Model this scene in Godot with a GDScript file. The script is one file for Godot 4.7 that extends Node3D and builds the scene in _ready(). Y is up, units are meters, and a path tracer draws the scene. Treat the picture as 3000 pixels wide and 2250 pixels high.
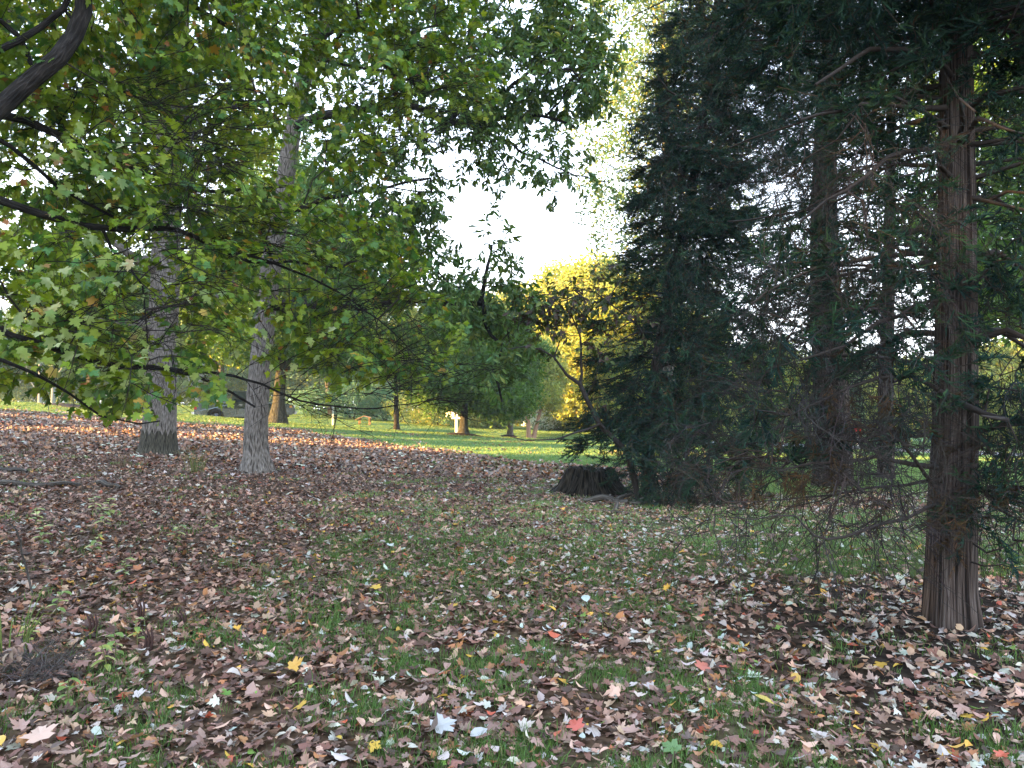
extends Node3D
# An autumn park: leaf litter under a maple, two grey trunks, a stand of red cedars, a lawn, a road with a parked pickup.

const F := 754.0          # focal length of the 1024 pixel wide picture
const EYE := 1.55
const PITCH := 0.041
var rng := RandomNumberGenerator.new()
var noise := FastNoiseLite.new()
var patch := FastNoiseLite.new()
var M := {}
var taken := {}


# ------------------------------------------------------------------ geometry collector
class Geo:
	var v := PackedVector3Array()
	var n := PackedVector3Array()
	var t := PackedVector2Array()
	var c := PackedColorArray()
	var ix := PackedInt32Array()
	var flat := false
	var tint := false

	func vert(p: Vector3, nn: Vector3, uv: Vector2, col := Color.WHITE) -> int:
		v.append(p); n.append(nn); t.append(uv); c.append(col)
		return v.size() - 1

	func tri(a: Vector3, b: Vector3, d: Vector3, col := Color.WHITE) -> void:
		var nn := (d - a).cross(b - a).normalized()
		var k := vert(a, nn, Vector2(a.x, a.z), col)
		vert(b, nn, Vector2(b.x, b.z), col); vert(d, nn, Vector2(d.x, d.z), col)
		ix.append(k); ix.append(k + 1); ix.append(k + 2)

	func quad(a: Vector3, b: Vector3, d: Vector3, e: Vector3, col := Color.WHITE) -> void:
		var nn := (d - a).cross(b - a).normalized()
		var k := vert(a, nn, Vector2(0, 0), col)
		vert(b, nn, Vector2(1, 0), col); vert(d, nn, Vector2(1, 1), col); vert(e, nn, Vector2(0, 1), col)
		for q in [0, 1, 2, 0, 2, 3]: ix.append(k + q)

	func box(lo: Vector3, hi: Vector3, col := Color.WHITE) -> void:
		var a := lo; var b := hi
		quad(Vector3(a.x, a.y, b.z), Vector3(a.x, b.y, b.z), Vector3(b.x, b.y, b.z), Vector3(b.x, a.y, b.z), col)
		quad(Vector3(b.x, a.y, a.z), Vector3(b.x, b.y, a.z), Vector3(a.x, b.y, a.z), Vector3(a.x, a.y, a.z), col)
		quad(Vector3(a.x, a.y, a.z), Vector3(a.x, b.y, a.z), Vector3(a.x, b.y, b.z), Vector3(a.x, a.y, b.z), col)
		quad(Vector3(b.x, a.y, b.z), Vector3(b.x, b.y, b.z), Vector3(b.x, b.y, a.z), Vector3(b.x, a.y, a.z), col)
		quad(Vector3(a.x, b.y, b.z), Vector3(a.x, b.y, a.z), Vector3(b.x, b.y, a.z), Vector3(b.x, b.y, b.z), col)
		quad(Vector3(a.x, a.y, a.z), Vector3(a.x, a.y, b.z), Vector3(b.x, a.y, b.z), Vector3(b.x, a.y, a.z), col)

	# flutes: [[lobes, amount, phase, share of base only 0..1], ...]; flare: extra radius at the first point, dying out over flare_len
	func tube(p: PackedVector3Array, r: PackedFloat32Array, sides := 6, vs := 1.0, flutes := [], flare := 0.0, flare_len := 0.4, wob := 0.0, col := Color.WHITE) -> void:
		var m := p.size()
		if m < 2: return
		var first := v.size()
		var tang := (p[1] - p[0]).normalized()
		var x := tang.cross(Vector3(0.31, 0.12, 0.94)).normalized()
		var along := 0.0
		var urep := maxf(1.0, roundf(TAU * r[0] / 0.42))
		for i in m:
			if i > 0:
				along += p[i].distance_to(p[i - 1])
				tang = (p[mini(i + 1, m - 1)] - p[i - 1]).normalized()
			x = (x - tang * x.dot(tang)).normalized()
			var y := tang.cross(x)
			var near := exp(-along / flare_len)
			for k in sides + 1:
				var a := TAU * (k % sides) / sides
				var o := x * cos(a) + y * sin(a)
				var q := 1.0
				for f in flutes: q += f[1] * cos(f[0] * a + f[2] + along * 0.25) * lerpf(1.0, near, f[3])
				if wob > 0.0: q += wob * sin(along * 2.1 + a * 2.0) * sin(along * 5.3 + a)
				q *= 1.0 + flare * near
				v.append(p[i] + o * r[i] * q); n.append(o); t.append(Vector2(urep * k / sides, along * vs)); c.append(col)
		for i in m - 1:
			for k in sides:
				var a := first + i * (sides + 1) + k
				var b := a + 1; var d := a + sides + 1; var e := d + 1
				ix.append(a); ix.append(d); ix.append(e); ix.append(a); ix.append(e); ix.append(b)

	func smooth_normals() -> void:   # for fluted trunks: normals from the faces
		var s := PackedVector3Array(); s.resize(v.size())
		for i in range(0, ix.size(), 3):
			var f := (v[ix[i + 2]] - v[ix[i]]).cross(v[ix[i + 1]] - v[ix[i]])
			for k in 3: s[ix[i + k]] += f
		for i in v.size():
			if s[i].length_squared() > 1e-14: n[i] = s[i].normalized()

	# a side outline in x-y pushed out to z = -w .. w; points above belt lean inward by inset
	func prism(poly: PackedVector2Array, w: float, belt := 99.0, inset := 0.0, col := Color.WHITE) -> void:
		var zz := func(q: Vector2) -> float: return w - inset * clampf((q.y - belt) / 0.55, 0.0, 1.0)
		var tr := Geometry2D.triangulate_polygon(poly)
		for i in range(0, tr.size(), 3):
			var a := poly[tr[i]]; var b := poly[tr[i + 1]]; var d := poly[tr[i + 2]]
			var up := (b - a).cross(d - a) < 0.0
			if not up:
				var s := b; b = d; d = s
			tri(Vector3(a.x, a.y, zz.call(a)), Vector3(b.x, b.y, zz.call(b)), Vector3(d.x, d.y, zz.call(d)), col)
			tri(Vector3(a.x, a.y, -zz.call(a)), Vector3(d.x, d.y, -zz.call(d)), Vector3(b.x, b.y, -zz.call(b)), col)
		var ccw := not Geometry2D.is_polygon_clockwise(poly)
		for i in poly.size():
			var a := poly[i]; var b := poly[(i + 1) % poly.size()]
			if not ccw:
				var s := a; a = b; b = s
			quad(Vector3(a.x, a.y, zz.call(a)), Vector3(b.x, b.y, zz.call(b)), Vector3(b.x, b.y, -zz.call(b)), Vector3(a.x, a.y, -zz.call(a)), col)

	func mesh() -> ArrayMesh:
		var a := []
		a.resize(Mesh.ARRAY_MAX)
		a[Mesh.ARRAY_VERTEX] = v
		if not flat: a[Mesh.ARRAY_NORMAL] = n
		if not flat: a[Mesh.ARRAY_TEX_UV] = t
		if tint: a[Mesh.ARRAY_COLOR] = c
		a[Mesh.ARRAY_INDEX] = ix
		var am := ArrayMesh.new()
		if ix.size(): am.add_surface_from_arrays(Mesh.PRIMITIVE_TRIANGLES, a)
		return am


# ------------------------------------------------------------------ naming
func numbered(called: String) -> String:
	var k: int = taken.get(called, -1) + 1
	taken[called] = k
	return called if k == 0 else "%s_%03d" % [called, k]

func tag(o: Node, label := "", category := "", group := "", kind := "") -> Node:
	if label: o.set_meta("label", label)
	if category: o.set_meta("category", category)
	if group: o.set_meta("group", group)
	if kind: o.set_meta("kind", kind)
	return o

func thing(called: String, label: String, category: String, at := Vector3.ZERO, group := "") -> Node3D:
	var o := Node3D.new()
	o.name = numbered(called)
	add_child(o)
	o.position = at
	tag(o, label, category, group)
	return o

func build(called: String, mesh: Mesh, m: Material, parent: Node = self, at := Vector3.ZERO) -> MeshInstance3D:
	var o := MeshInstance3D.new()
	o.name = numbered(called) if parent == self else called
	o.mesh = mesh
	o.material_override = m
	o.position = at
	parent.add_child(o, true)
	return o

func scatter(called: String, mesh: Mesh, m: Material, where: Array, tints: PackedColorArray, parent: Node = self) -> MultiMeshInstance3D:
	var mm := MultiMesh.new()
	mm.transform_format = MultiMesh.TRANSFORM_3D
	mm.use_colors = true
	mm.mesh = mesh
	mm.instance_count = where.size()
	for i in where.size():
		mm.set_instance_transform(i, where[i])
		mm.set_instance_color(i, tints[i])
	var o := MultiMeshInstance3D.new()
	o.name = numbered(called) if parent == self else called
	o.multimesh = mm
	o.material_override = m
	parent.add_child(o, true)
	o.set_meta("kind", "stuff")
	return o


# ------------------------------------------------------------------ places
func hgt(x: float, z: float) -> float:
	var d := -z
	var t := clampf(-x, -60.0, 28.0)
	var r := 0.5 * (t + sqrt(t * t + 16.0)) - 2.0
	var k := 0.45 + 0.55 * smoothstep(3.0, 16.0, d)
	var h := 0.0085 * clampf(d, -20.0, 60.0) + 0.072 * r * k - 0.03 * clampf(x, 0.0, 50.0) * smoothstep(15.0, 35.0, d)
	var q := (d - road_d(x)) / 3.8
	h -= 0.75 * exp(-q * q) * (1.0 - smoothstep(4.0, 16.0, x))
	h += 0.05 * noise.get_noise_2d(x * 9.0, z * 9.0) + 0.02 * noise.get_noise_2d(x * 40.0, z * 40.0)
	return h

func road_d(x: float) -> float:
	return 47.6 - 0.10 * x - 0.006 * maxf(x, 0.0) * maxf(x, 0.0)

func P(u: float, v: float, d: float) -> Vector3:      # the point at a depth, along a sight line of the measured photograph
	var cx := (u - 512.0) / F
	var cy := (384.0 - v) / F
	var y := cy * cos(PITCH) + sin(PITCH)
	var z := cy * sin(PITCH) - cos(PITCH)
	return Vector3(cx, y, z) * (d / -z) + Vector3(0, EYE, 0)

func G(u: float, d: float) -> Vector3:
	var x := (u - 512.0) / F * d
	return Vector3(x, hgt(x, -d), -d)

func on_ground(x: float, z: float) -> Vector3:
	return Vector3(x, hgt(x, z), z)

func line(rows: Array) -> PackedVector3Array:          # [[u, v, d], ...]
	var out := PackedVector3Array()
	for r in rows: out.append(P(r[0], r[1], r[2]))
	return out

func fine(p: PackedVector3Array, step := 0.25, jitter := 0.0) -> PackedVector3Array:   # Catmull-Rom through the points
	var out := PackedVector3Array()
	for i in p.size() - 1:
		var a := p[maxi(i - 1, 0)]; var b := p[i]; var c := p[i + 1]; var d := p[mini(i + 2, p.size() - 1)]
		var m := maxi(1, int(b.distance_to(c) / step))
		for k in m:
			var q := b.cubic_interpolate(c, a, d, float(k) / m)
			if jitter > 0.0 and (i > 0 or k > 0): q += jit(jitter)
			out.append(q)
	out.append(p[p.size() - 1])
	return out

func seen_at(p: Vector3) -> Vector2:      # where a point stands in the measured photograph
	var q := p - Vector3(0, EYE, 0)
	var y := q.y * cos(PITCH) + q.z * sin(PITCH)
	var z := -q.y * sin(PITCH) + q.z * cos(PITCH)
	return Vector2(512.0 + F * q.x / -z, 384.0 - F * y / -z)

func hangs_low(p: Vector3) -> bool:        # the maple's leaves stop above the lawn between the two trunks
	var s := seen_at(p)
	if s.y > 388.0 and s.x > 178.0 and s.x < 330.0 or s.y > 412.0 and s.x > 120.0: return true
	var lean := 257.0 + maxf(0.0, 400.0 - s.y) * 0.14      # thinner before the two trunks
	if absf(s.x - lean) < 17.0 and s.y > 90.0: return rng.randf() < 0.6
	return absf(s.x - 165.0) < 17.0 and s.y > 235.0 and rng.randf() < 0.6

func taper(m: int, r0: float, r1: float, power := 1.0) -> PackedFloat32Array:
	var out := PackedFloat32Array()
	for i in m: out.append(lerpf(r0, r1, pow(float(i) / maxf(1, m - 1), power)))
	return out

func jit(a: float) -> Vector3:
	return Vector3(rng.randf_range(-a, a), rng.randf_range(-a, a), rng.randf_range(-a, a))

func ball() -> Vector3:
	for i in 20:
		var p := jit(1.0)
		if p.length_squared() <= 1.0: return p
	return Vector3.ZERO

func pick(list: Array):      # [[weight, value], ...]
	var s := 0.0
	for e in list: s += e[0]
	var q := rng.randf() * s
	for e in list:
		q -= e[0]
		if q <= 0.0: return e[1]
	return list[-1][1]

func shade(c: Color, a: float) -> Color:
	var k := 1.0 + rng.randf_range(-a, a)
	return Color(c.r * k * (1.0 + rng.randf_range(-a, a) * 0.4), c.g * k, c.b * k * (1.0 + rng.randf_range(-a, a) * 0.4))

func frame(dir: Vector3, up := Vector3.UP) -> Basis:      # x along dir, y as near up as can be
	var x := dir.normalized()
	if absf(x.dot(up)) > 0.98: up = Vector3(0.9, 0.1, 0.4)
	var z := x.cross(up).normalized()
	return Basis(x, z.cross(x).normalized(), z)


# ------------------------------------------------------------------ materials
func noise_texture(size: int, freq: float, kind: int, stops: Array, octaves := 4, as_normal := false, stretch := Vector2.ONE) -> ImageTexture:
	var f := FastNoiseLite.new()
	f.seed = 11 + int(freq * 1000.0)
	f.noise_type = FastNoiseLite.TYPE_SIMPLEX_SMOOTH
	f.frequency = freq
	f.fractal_type = kind
	f.fractal_octaves = octaves
	var im := f.get_seamless_image(int(size * stretch.x), int(size * stretch.y))
	im.resize(size, size, Image.INTERPOLATE_BILINEAR)
	var out := Image.create(size, size, false, Image.FORMAT_RGB8)
	var g := Gradient.new()
	g.offsets = PackedFloat32Array(); g.colors = PackedColorArray()
	var offs := PackedFloat32Array(); var cols := PackedColorArray()
	for s in stops:
		offs.append(s[0]); cols.append(s[1])
	g.offsets = offs; g.colors = cols
	for y in size:
		for x in size: out.set_pixel(x, y, g.sample(im.get_pixel(x, y).r))
	return ImageTexture.create_from_image(out)

func S(r: float, g: float, b: float) -> Color:           # linear value to an sRGB colour
	return Color(r, g, b).linear_to_srgb()

func plain(col: Color, rough := 0.8, metal := 0.0, spec := 0.5) -> StandardMaterial3D:
	var m := StandardMaterial3D.new()
	m.albedo_color = col.linear_to_srgb()
	m.roughness = rough
	m.metallic = metal
	m.metallic_specular = spec
	m.cull_mode = BaseMaterial3D.CULL_DISABLED
	return m

func leafy(back: float, rough := 0.55, spec := 0.4) -> StandardMaterial3D:
	var m := plain(Color.WHITE, rough, 0.0, spec)
	m.vertex_color_use_as_albedo = true
	if back > 0.0:
		m.backlight_enabled = true
		m.backlight = Color(back, back, back * 0.7)
	return m

func bark(stops: Array, freq: float, uvs: Vector3, depth: float, stretch := Vector2.ONE, kind := FastNoiseLite.FRACTAL_RIDGED) -> StandardMaterial3D:
	var m := plain(Color.WHITE, 0.92, 0.0, 0.25)
	m.albedo_texture = noise_texture(512, freq, kind, stops, 5, false, stretch)
	m.uv1_scale = uvs
	m.heightmap_enabled = true
	m.heightmap_texture = noise_texture(512, freq, kind, [[0.0, Color.BLACK], [1.0, Color.WHITE]], 5, false, stretch)
	m.heightmap_scale = depth
	return m

func make_materials() -> void:
	M.oak_bark = bark([[0.25, S(0.05, 0.04, 0.032)], [0.5, S(0.17, 0.145, 0.12)], [0.75, S(0.27, 0.235, 0.20)], [1.0, S(0.34, 0.31, 0.27)]], 0.017, Vector3(1, 1, 1), 3.0, Vector2(1.0, 0.36))
	M.oak_foot = bark([[0.25, S(0.025, 0.022, 0.016)], [0.6, S(0.08, 0.07, 0.05)], [1.0, S(0.15, 0.14, 0.10)]], 0.014, Vector3(1, 1, 1), 4.0, Vector2(1.0, 0.3))
	M.maple_bark = bark([[0.2, S(0.009, 0.0075, 0.0065)], [0.7, S(0.026, 0.022, 0.019)], [1.0, S(0.055, 0.049, 0.043)]], 0.015, Vector3(1, 1, 1), 1.5, Vector2(1.0, 0.4))
	M.cedar_bark = bark([[0.2, S(0.014, 0.010, 0.008)], [0.5, S(0.06, 0.043, 0.035)], [0.75, S(0.11, 0.086, 0.072)], [1.0, S(0.19, 0.165, 0.145)]], 0.02, Vector3(1, 0.6, 1), 2.5, Vector2(1.0, 0.13))
	M.cedar_limb = plain(Color(0.04, 0.032, 0.027), 0.9, 0.0, 0.25)
	M.dark_bark = plain(Color(0.035, 0.029, 0.025), 0.9, 0.0, 0.25)
	M.grey_bark = bark([[0.2, S(0.06, 0.05, 0.04)], [1.0, S(0.20, 0.17, 0.145)]], 0.014, Vector3(1, 1, 1), 2.0, Vector2(1.0, 0.3))
	M.pale_bark = plain(Color(0.20, 0.20, 0.185), 0.9, 0.0, 0.25)
	M.tan_bark = plain(Color(0.36, 0.22, 0.14), 0.8, 0.0, 0.3)
	M.dead_twig = leafy(0.0, 0.9, 0.25)
	M.leaf = leafy(0.9, 0.5, 0.4)
	M.needle = leafy(0.2, 0.7, 0.3)
	M.litter = leafy(0.25, 0.65, 0.3)
	M.grass = leafy(0.8, 0.6, 0.35)
	M.stump = bark([[0.2, S(0.006, 0.005, 0.004)], [0.6, S(0.032, 0.026, 0.019)], [1.0, S(0.10, 0.085, 0.062)]], 0.013, Vector3(1, 0.7, 1), 4.0, Vector2(1.0, 0.2))
	M.log = bark([[0.2, S(0.04, 0.034, 0.028)], [1.0, S(0.19, 0.165, 0.135)]], 0.013, Vector3(1, 0.7, 1), 2.0, Vector2(1.0, 0.2))
	var g := plain(Color.WHITE, 0.95, 0.0, 0.2)
	g.vertex_color_use_as_albedo = true
	g.albedo_texture = noise_texture(512, 0.02, FastNoiseLite.FRACTAL_FBM, [[0.2, Color(0.55, 0.53, 0.5)], [0.5, Color(0.85, 0.85, 0.85)], [0.8, Color(1, 1, 1)]], 5)
	g.uv1_triplanar = true
	g.uv1_world_triplanar = true
	g.uv1_scale = Vector3(0.9, 0.9, 0.9)
	M.ground = g
	M.asphalt = plain(Color(0.11, 0.105, 0.105), 0.9)
	M.paint_green = plain(Color(0.10, 0.11, 0.09), 0.26, 0.85, 0.5)
	M.paint_green.clearcoat_enabled = true
	M.paint_green.clearcoat = 0.8
	M.paint_green.clearcoat_roughness = 0.08
	M.black = plain(Color(0.012, 0.012, 0.013), 0.7)
	M.rubber = plain(Color(0.02, 0.02, 0.02), 0.85)
	M.glass_dark = plain(Color(0.012, 0.014, 0.017), 0.06, 0.0, 0.6)
	M.chrome = plain(Color(0.6, 0.6, 0.6), 0.2, 1.0)
	M.red_lens = plain(Color(0.55, 0.02, 0.015), 0.25)
	M.amber_lens = plain(Color(0.75, 0.30, 0.03), 0.25)
	M.clear_lens = plain(Color(0.75, 0.75, 0.75), 0.2)
	M.white_paint = plain(Color(0.80, 0.79, 0.76), 0.6)
	M.siding = plain(Color(0.62, 0.64, 0.66), 0.7)
	M.shutter = plain(Color(0.10, 0.15, 0.22), 0.7)
	M.shingle = plain(Color(0.12, 0.12, 0.125), 0.9)
	M.timber = plain(Color(0.26, 0.14, 0.07), 0.85)
	M.blue_box = plain(Color(0.26, 0.36, 0.50), 0.6)
	M.flower = leafy(0.5, 0.7, 0.3)


# ------------------------------------------------------------------ leaf shapes
func outline(kind: String) -> PackedVector2Array:      # right half, from stalk to tip, length 1
	match kind:
		"maple":
			return PackedVector2Array([Vector2(0.02, 0), Vector2(0.22, -0.06), Vector2(0.43, 0.06), Vector2(0.30, 0.20), Vector2(0.60, 0.46), Vector2(0.48, 0.50), Vector2(0.44, 0.60), Vector2(0.20, 0.52), Vector2(0.24, 0.78), Vector2(0.13, 0.76)])
		"oak":
			return PackedVector2Array([Vector2(0.02, 0), Vector2(0.12, 0.18), Vector2(0.22, 0.28), Vector2(0.18, 0.38), Vector2(0.29, 0.52), Vector2(0.23, 0.60), Vector2(0.30, 0.72), Vector2(0.17, 0.86)])
		"lance":
			return PackedVector2Array([Vector2(0.01, 0), Vector2(0.11, 0.22), Vector2(0.165, 0.5), Vector2(0.12, 0.78)])
	return PackedVector2Array([Vector2(0.01, 0), Vector2(0.2, 0.2), Vector2(0.28, 0.45), Vector2(0.2, 0.75)])

# adds a leaf to g: stalk end at xf's origin, tip towards its x, face up its y
func add_leaf(g: Geo, kind: String, xf: Transform3D, size: float, fold: float, curl: float, col := Color.WHITE, twist := 0.0) -> void:
	var half := outline(kind)
	var ring := PackedVector2Array()
	for q in half: ring.append(q)
	ring.append(Vector2(0, 1))
	for i in range(half.size() - 1, -1, -1): ring.append(Vector2(-half[i].x, half[i].y))
	var pts := PackedVector3Array()
	for q in ring:
		var y := fold * absf(q.x) - curl * (q.y - 0.3) * (q.y - 0.3) + twist * q.x * q.y
		pts.append(xf * (Vector3(q.y, y, q.x) * size))
	var mid := xf * (Vector3(0.35, 0, 0) * size)
	var k := g.v.size()
	g.v.append(mid); g.c.append(col); g.n.append(Vector3.UP); g.t.append(Vector2.ZERO)
	for p in pts:
		g.v.append(p); g.c.append(col); g.n.append(Vector3.UP); g.t.append(Vector2.ZERO)
	for i in pts.size():
		g.ix.append(k); g.ix.append(k + 1 + (i + 1) % pts.size()); g.ix.append(k + 1 + i)

func leaf_mesh(kind: String, fold: float, curl: float, twist := 0.0) -> ArrayMesh:
	var g := Geo.new()
	g.flat = true
	add_leaf(g, kind, Transform3D(Basis(), Vector3(-0.4, 0, 0)), 1.0, fold, curl, Color.WHITE, twist)
	var st := PackedVector3Array([Vector3(-0.4, 0, 0), Vector3(-0.7, 0.03, 0.04)])
	ribbon(g, st, 0.018, Color(0.8, 0.7, 0.6))
	return g.mesh()

func ribbon(g: Geo, p: PackedVector3Array, w: float, col: Color, w1 := -1.0) -> void:     # two crossed thin strips
	if w1 < 0.0: w1 = w
	for s in 2:
		var k := g.v.size()
		for i in p.size():
			var dir := (p[mini(i + 1, p.size() - 1)] - p[maxi(i - 1, 0)]).normalized()
			var side := dir.cross(Vector3(0.21, 0.97, 0.1)).normalized()
			if s == 1: side = dir.cross(side)
			var ww := lerpf(w, w1, float(i) / (p.size() - 1)) * 0.5
			for e in [-1.0, 1.0]:
				g.v.append(p[i] + side * ww * e); g.c.append(col); g.n.append(Vector3.UP); g.t.append(Vector2.ZERO)
		for i in p.size() - 1:
			var a := k + i * 2
			for q in [0, 2, 3, 0, 3, 1]: g.ix.append(a + q)

# a twig with leaves; x is the twig's way, y up
func maple_spray(count: int, size: float, palette: Array) -> ArrayMesh:
	var g := Geo.new()
	g.flat = true; g.tint = true
	var tw := PackedVector3Array()
	var q := Vector3.ZERO
	for i in 5:
		tw.append(q)
		q += Vector3(0.075, rng.randf_range(-0.02, 0.015), rng.randf_range(-0.02, 0.02))
	ribbon(g, tw, 0.006, Color(0.03, 0.025, 0.02), 0.003)
	for i in count:
		var f := (i + 0.5) / count
		var at := tw[0].lerp(tw[4], f) + jit(0.012)
		var side := -1.0 if i % 2 else 1.0
		var yaw := side * rng.randf_range(0.3, 1.5) * (1.0 - 0.4 * f)
		var stalk := Vector3(cos(yaw), rng.randf_range(-0.35, 0.15), sin(yaw)).normalized() * rng.randf_range(0.03, 0.07)
		var dir := Vector3(cos(yaw), rng.randf_range(-1.3, 0.05), sin(yaw))
		var xf := Transform3D(frame(dir, Vector3(rng.randf_range(-0.5, 0.5), 1, rng.randf_range(-0.5, 0.5))), at + stalk)
		add_leaf(g, "maple", xf, size * rng.randf_range(0.75, 1.2), rng.randf_range(-0.25, 0.35), rng.randf_range(0.0, 0.5), shade(pick(palette), 0.22), rng.randf_range(-0.3, 0.3))
		ribbon(g, PackedVector3Array([at, at + stalk]), 0.004, Color(0.12, 0.10, 0.04))
	return g.mesh()

func oak_spray(count: int, size: float, palette: Array, kind := "lance") -> ArrayMesh:
	var g := Geo.new()
	g.flat = true; g.tint = true
	ribbon(g, PackedVector3Array([Vector3.ZERO, Vector3(0.12, 0.0, 0.02), Vector3(0.25, -0.03, 0)]), 0.008, Color(0.04, 0.03, 0.025), 0.004)
	for i in count:
		var a := TAU * i / count + rng.randf_range(-0.4, 0.4)
		var at := Vector3(rng.randf_range(0.08, 0.26), -0.01, 0)
		var dir := Vector3(rng.randf_range(0.2, 0.9), rng.randf_range(-0.9, 0.15), 0) + Vector3(0, cos(a) * 0.4, sin(a)) * 1.0
		add_leaf(g, kind, Transform3D(frame(dir, Vector3(rng.randf_range(-0.6, 0.6), 1, rng.randf_range(-0.6, 0.6))), at), size * rng.randf_range(0.7, 1.2), rng.randf_range(0.0, 0.5), rng.randf_range(0.0, 0.5), shade(pick(palette), 0.22))
	return g.mesh()

func pinnate_spray(palette: Array) -> ArrayMesh:
	var g := Geo.new()
	g.flat = true; g.tint = true
	for b in 4:
		var yaw := rng.randf_range(-1.2, 1.2)
		var dir := Vector3(cos(yaw), rng.randf_range(-0.5, 0.1), sin(yaw)).normalized()
		var side := dir.cross(Vector3.UP).normalized()
		for i in 7:
			for s in [-1.0, 1.0]:
				var at: Vector3 = dir * (0.08 + i * 0.055) + Vector3(0, -0.01 * i, 0)
				add_leaf(g, "lance", Transform3D(frame(side * s + dir * 0.4 + Vector3(0, -0.3, 0)), at), rng.randf_range(0.08, 0.12), 0.2, 0.2, shade(pick(palette), 0.2))
	return g.mesh()

func cedar_spray(palette: Array, long := 0.32, count := 13) -> ArrayMesh:
	var g := Geo.new()
	g.flat = true; g.tint = true
	var axis := PackedVector3Array()
	var q := Vector3.ZERO
	for i in 5:
		axis.append(q)
		q += Vector3(long / 4.0, rng.randf_range(-0.03, 0.012), rng.randf_range(-0.02, 0.02))
	ribbon(g, axis, 0.008, Color(0.05, 0.04, 0.03), 0.004)
	for i in count:
		var f := rng.randf()
		var at := axis[0].lerp(axis[4], f)
		var dir := Vector3(rng.randf_range(0.4, 1.0), rng.randf_range(-0.5, 0.6), rng.randf_range(-1, 1)).normalized()
		var l := rng.randf_range(0.06, 0.13) * (1.2 - 0.5 * f)
		var tip := at + dir * l + Vector3(0, -0.015, 0)
		var col := shade(pick(palette), 0.3)
		ribbon(g, PackedVector3Array([at, tip]), 0.011, col, 0.004)
		for k in 4:
			var o := at.lerp(tip, 0.25 + k * 0.2)
			ribbon(g, PackedVector3Array([o, o + (dir + ball() * 1.1).normalized() * l * 0.45]), 0.009, shade(col, 0.25), 0.003)
	return g.mesh()

func bare_twigs(size: float, strands: int, droop: float, col: Color, w := 0.005) -> ArrayMesh:
	var g := Geo.new()
	g.flat = true; g.tint = true
	for s in strands:
		var p := PackedVector3Array()
		var q := Vector3(rng.randf_range(0, size * 0.25), 0, 0)
		var dir := (Vector3(1.0, rng.randf_range(-0.3, 0.3), 0) + ball() * 0.9).normalized()
		for i in 6:
			p.append(q)
			q += dir * size / 5.0 * rng.randf_range(0.6, 1.2)
			dir = (dir + ball() * 0.5 + Vector3(0, -droop, 0)).normalized()
		ribbon(g, p, w, shade(col, 0.3), w * 0.4)
		for k in 3:
			var a := p[1 + k]
			var e := (p[2 + k] - a).normalized()
			ribbon(g, PackedVector3Array([a, a + (e + ball()).normalized() * size * 0.16, a + (e + ball() * 0.9 + Vector3(0, -droop, 0)).normalized() * size * 0.32]), w * 0.6, shade(col, 0.3), w * 0.3)
	return g.mesh()

func leaf_clump(count: int, radius: float, size: float, palette: Array, kind := "oval") -> ArrayMesh:
	var g := Geo.new()
	g.flat = true; g.tint = true
	for i in count:
		var at := ball() * radius
		add_leaf_simple(g, at, ball() + Vector3(0, -0.25, 0), size * rng.randf_range(0.7, 1.25), shade(pick(palette), 0.22), 0.5 if kind == "oval" else 0.8)
	return g.mesh()

func add_leaf_simple(g: Geo, at: Vector3, dir: Vector3, size: float, col: Color, wide: float) -> void:
	var b := frame(dir, (Vector3.UP + ball() * 0.9).normalized())
	var k := g.v.size()
	for q in [Vector3(0, 0, 0), Vector3(0.4, 0.06, wide * 0.5), Vector3(1, -0.08, 0), Vector3(0.4, 0.06, -wide * 0.5)]:
		g.v.append(at + b * (q * size)); g.c.append(col); g.n.append(Vector3.UP); g.t.append(Vector2.ZERO)
	for q in [0, 1, 2, 0, 2, 3]: g.ix.append(k + q)

func grass_tuft(blades: int, spread: float, low: float, high: float, w: float, palette: Array) -> ArrayMesh:
	var g := Geo.new()
	g.flat = true; g.tint = true
	for i in blades:
		var at := Vector3(rng.randf_range(-1, 1), 0, rng.randf_range(-1, 1)) * spread
		var h := rng.randf_range(low, high)
		var lean := Vector3(rng.randf_range(-1, 1), 0, rng.randf_range(-1, 1)) * h * 0.75
		var side := Vector3(rng.randf_range(-1, 1), 0, rng.randf_range(-1, 1)).normalized() * w * 0.5
		var col := shade(pick(palette), 0.25)
		var k := g.v.size()
		var m := at + Vector3(0, h * 0.6, 0) + lean * 0.35
		for q in [at - side, at + side, m + side * 0.8, m - side * 0.8, at + Vector3(0, h, 0) * 0.95 + lean]:
			g.v.append(q); g.c.append(col); g.n.append(Vector3.UP); g.t.append(Vector2.ZERO)
		for q in [0, 3, 2, 0, 2, 1, 3, 4, 2]: g.ix.append(k + q)
	return g.mesh()


# ------------------------------------------------------------------ growing branches
# blobs: [u, v, d, half width px, half height px, half depth m, weight]
func blob_points(blobs: Array, count: int) -> PackedVector3Array:
	var out := PackedVector3Array()
	var total := 0.0
	for b in blobs: total += b[3] * b[4] * b[2] * b[2] * (b[6] if b.size() > 6 else 1.0)
	for b in blobs:
		var share: float = b[3] * b[4] * b[2] * b[2] * (b[6] if b.size() > 6 else 1.0) / total
		var c := P(b[0], b[1], b[2])
		var k: float = b[2] / F
		for i in int(round(share * count)):
			var q := ball()
			out.append(c + Vector3(q.x * b[3] * k, q.y * b[4] * k, q.z * b[5]))
	return out

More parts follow.
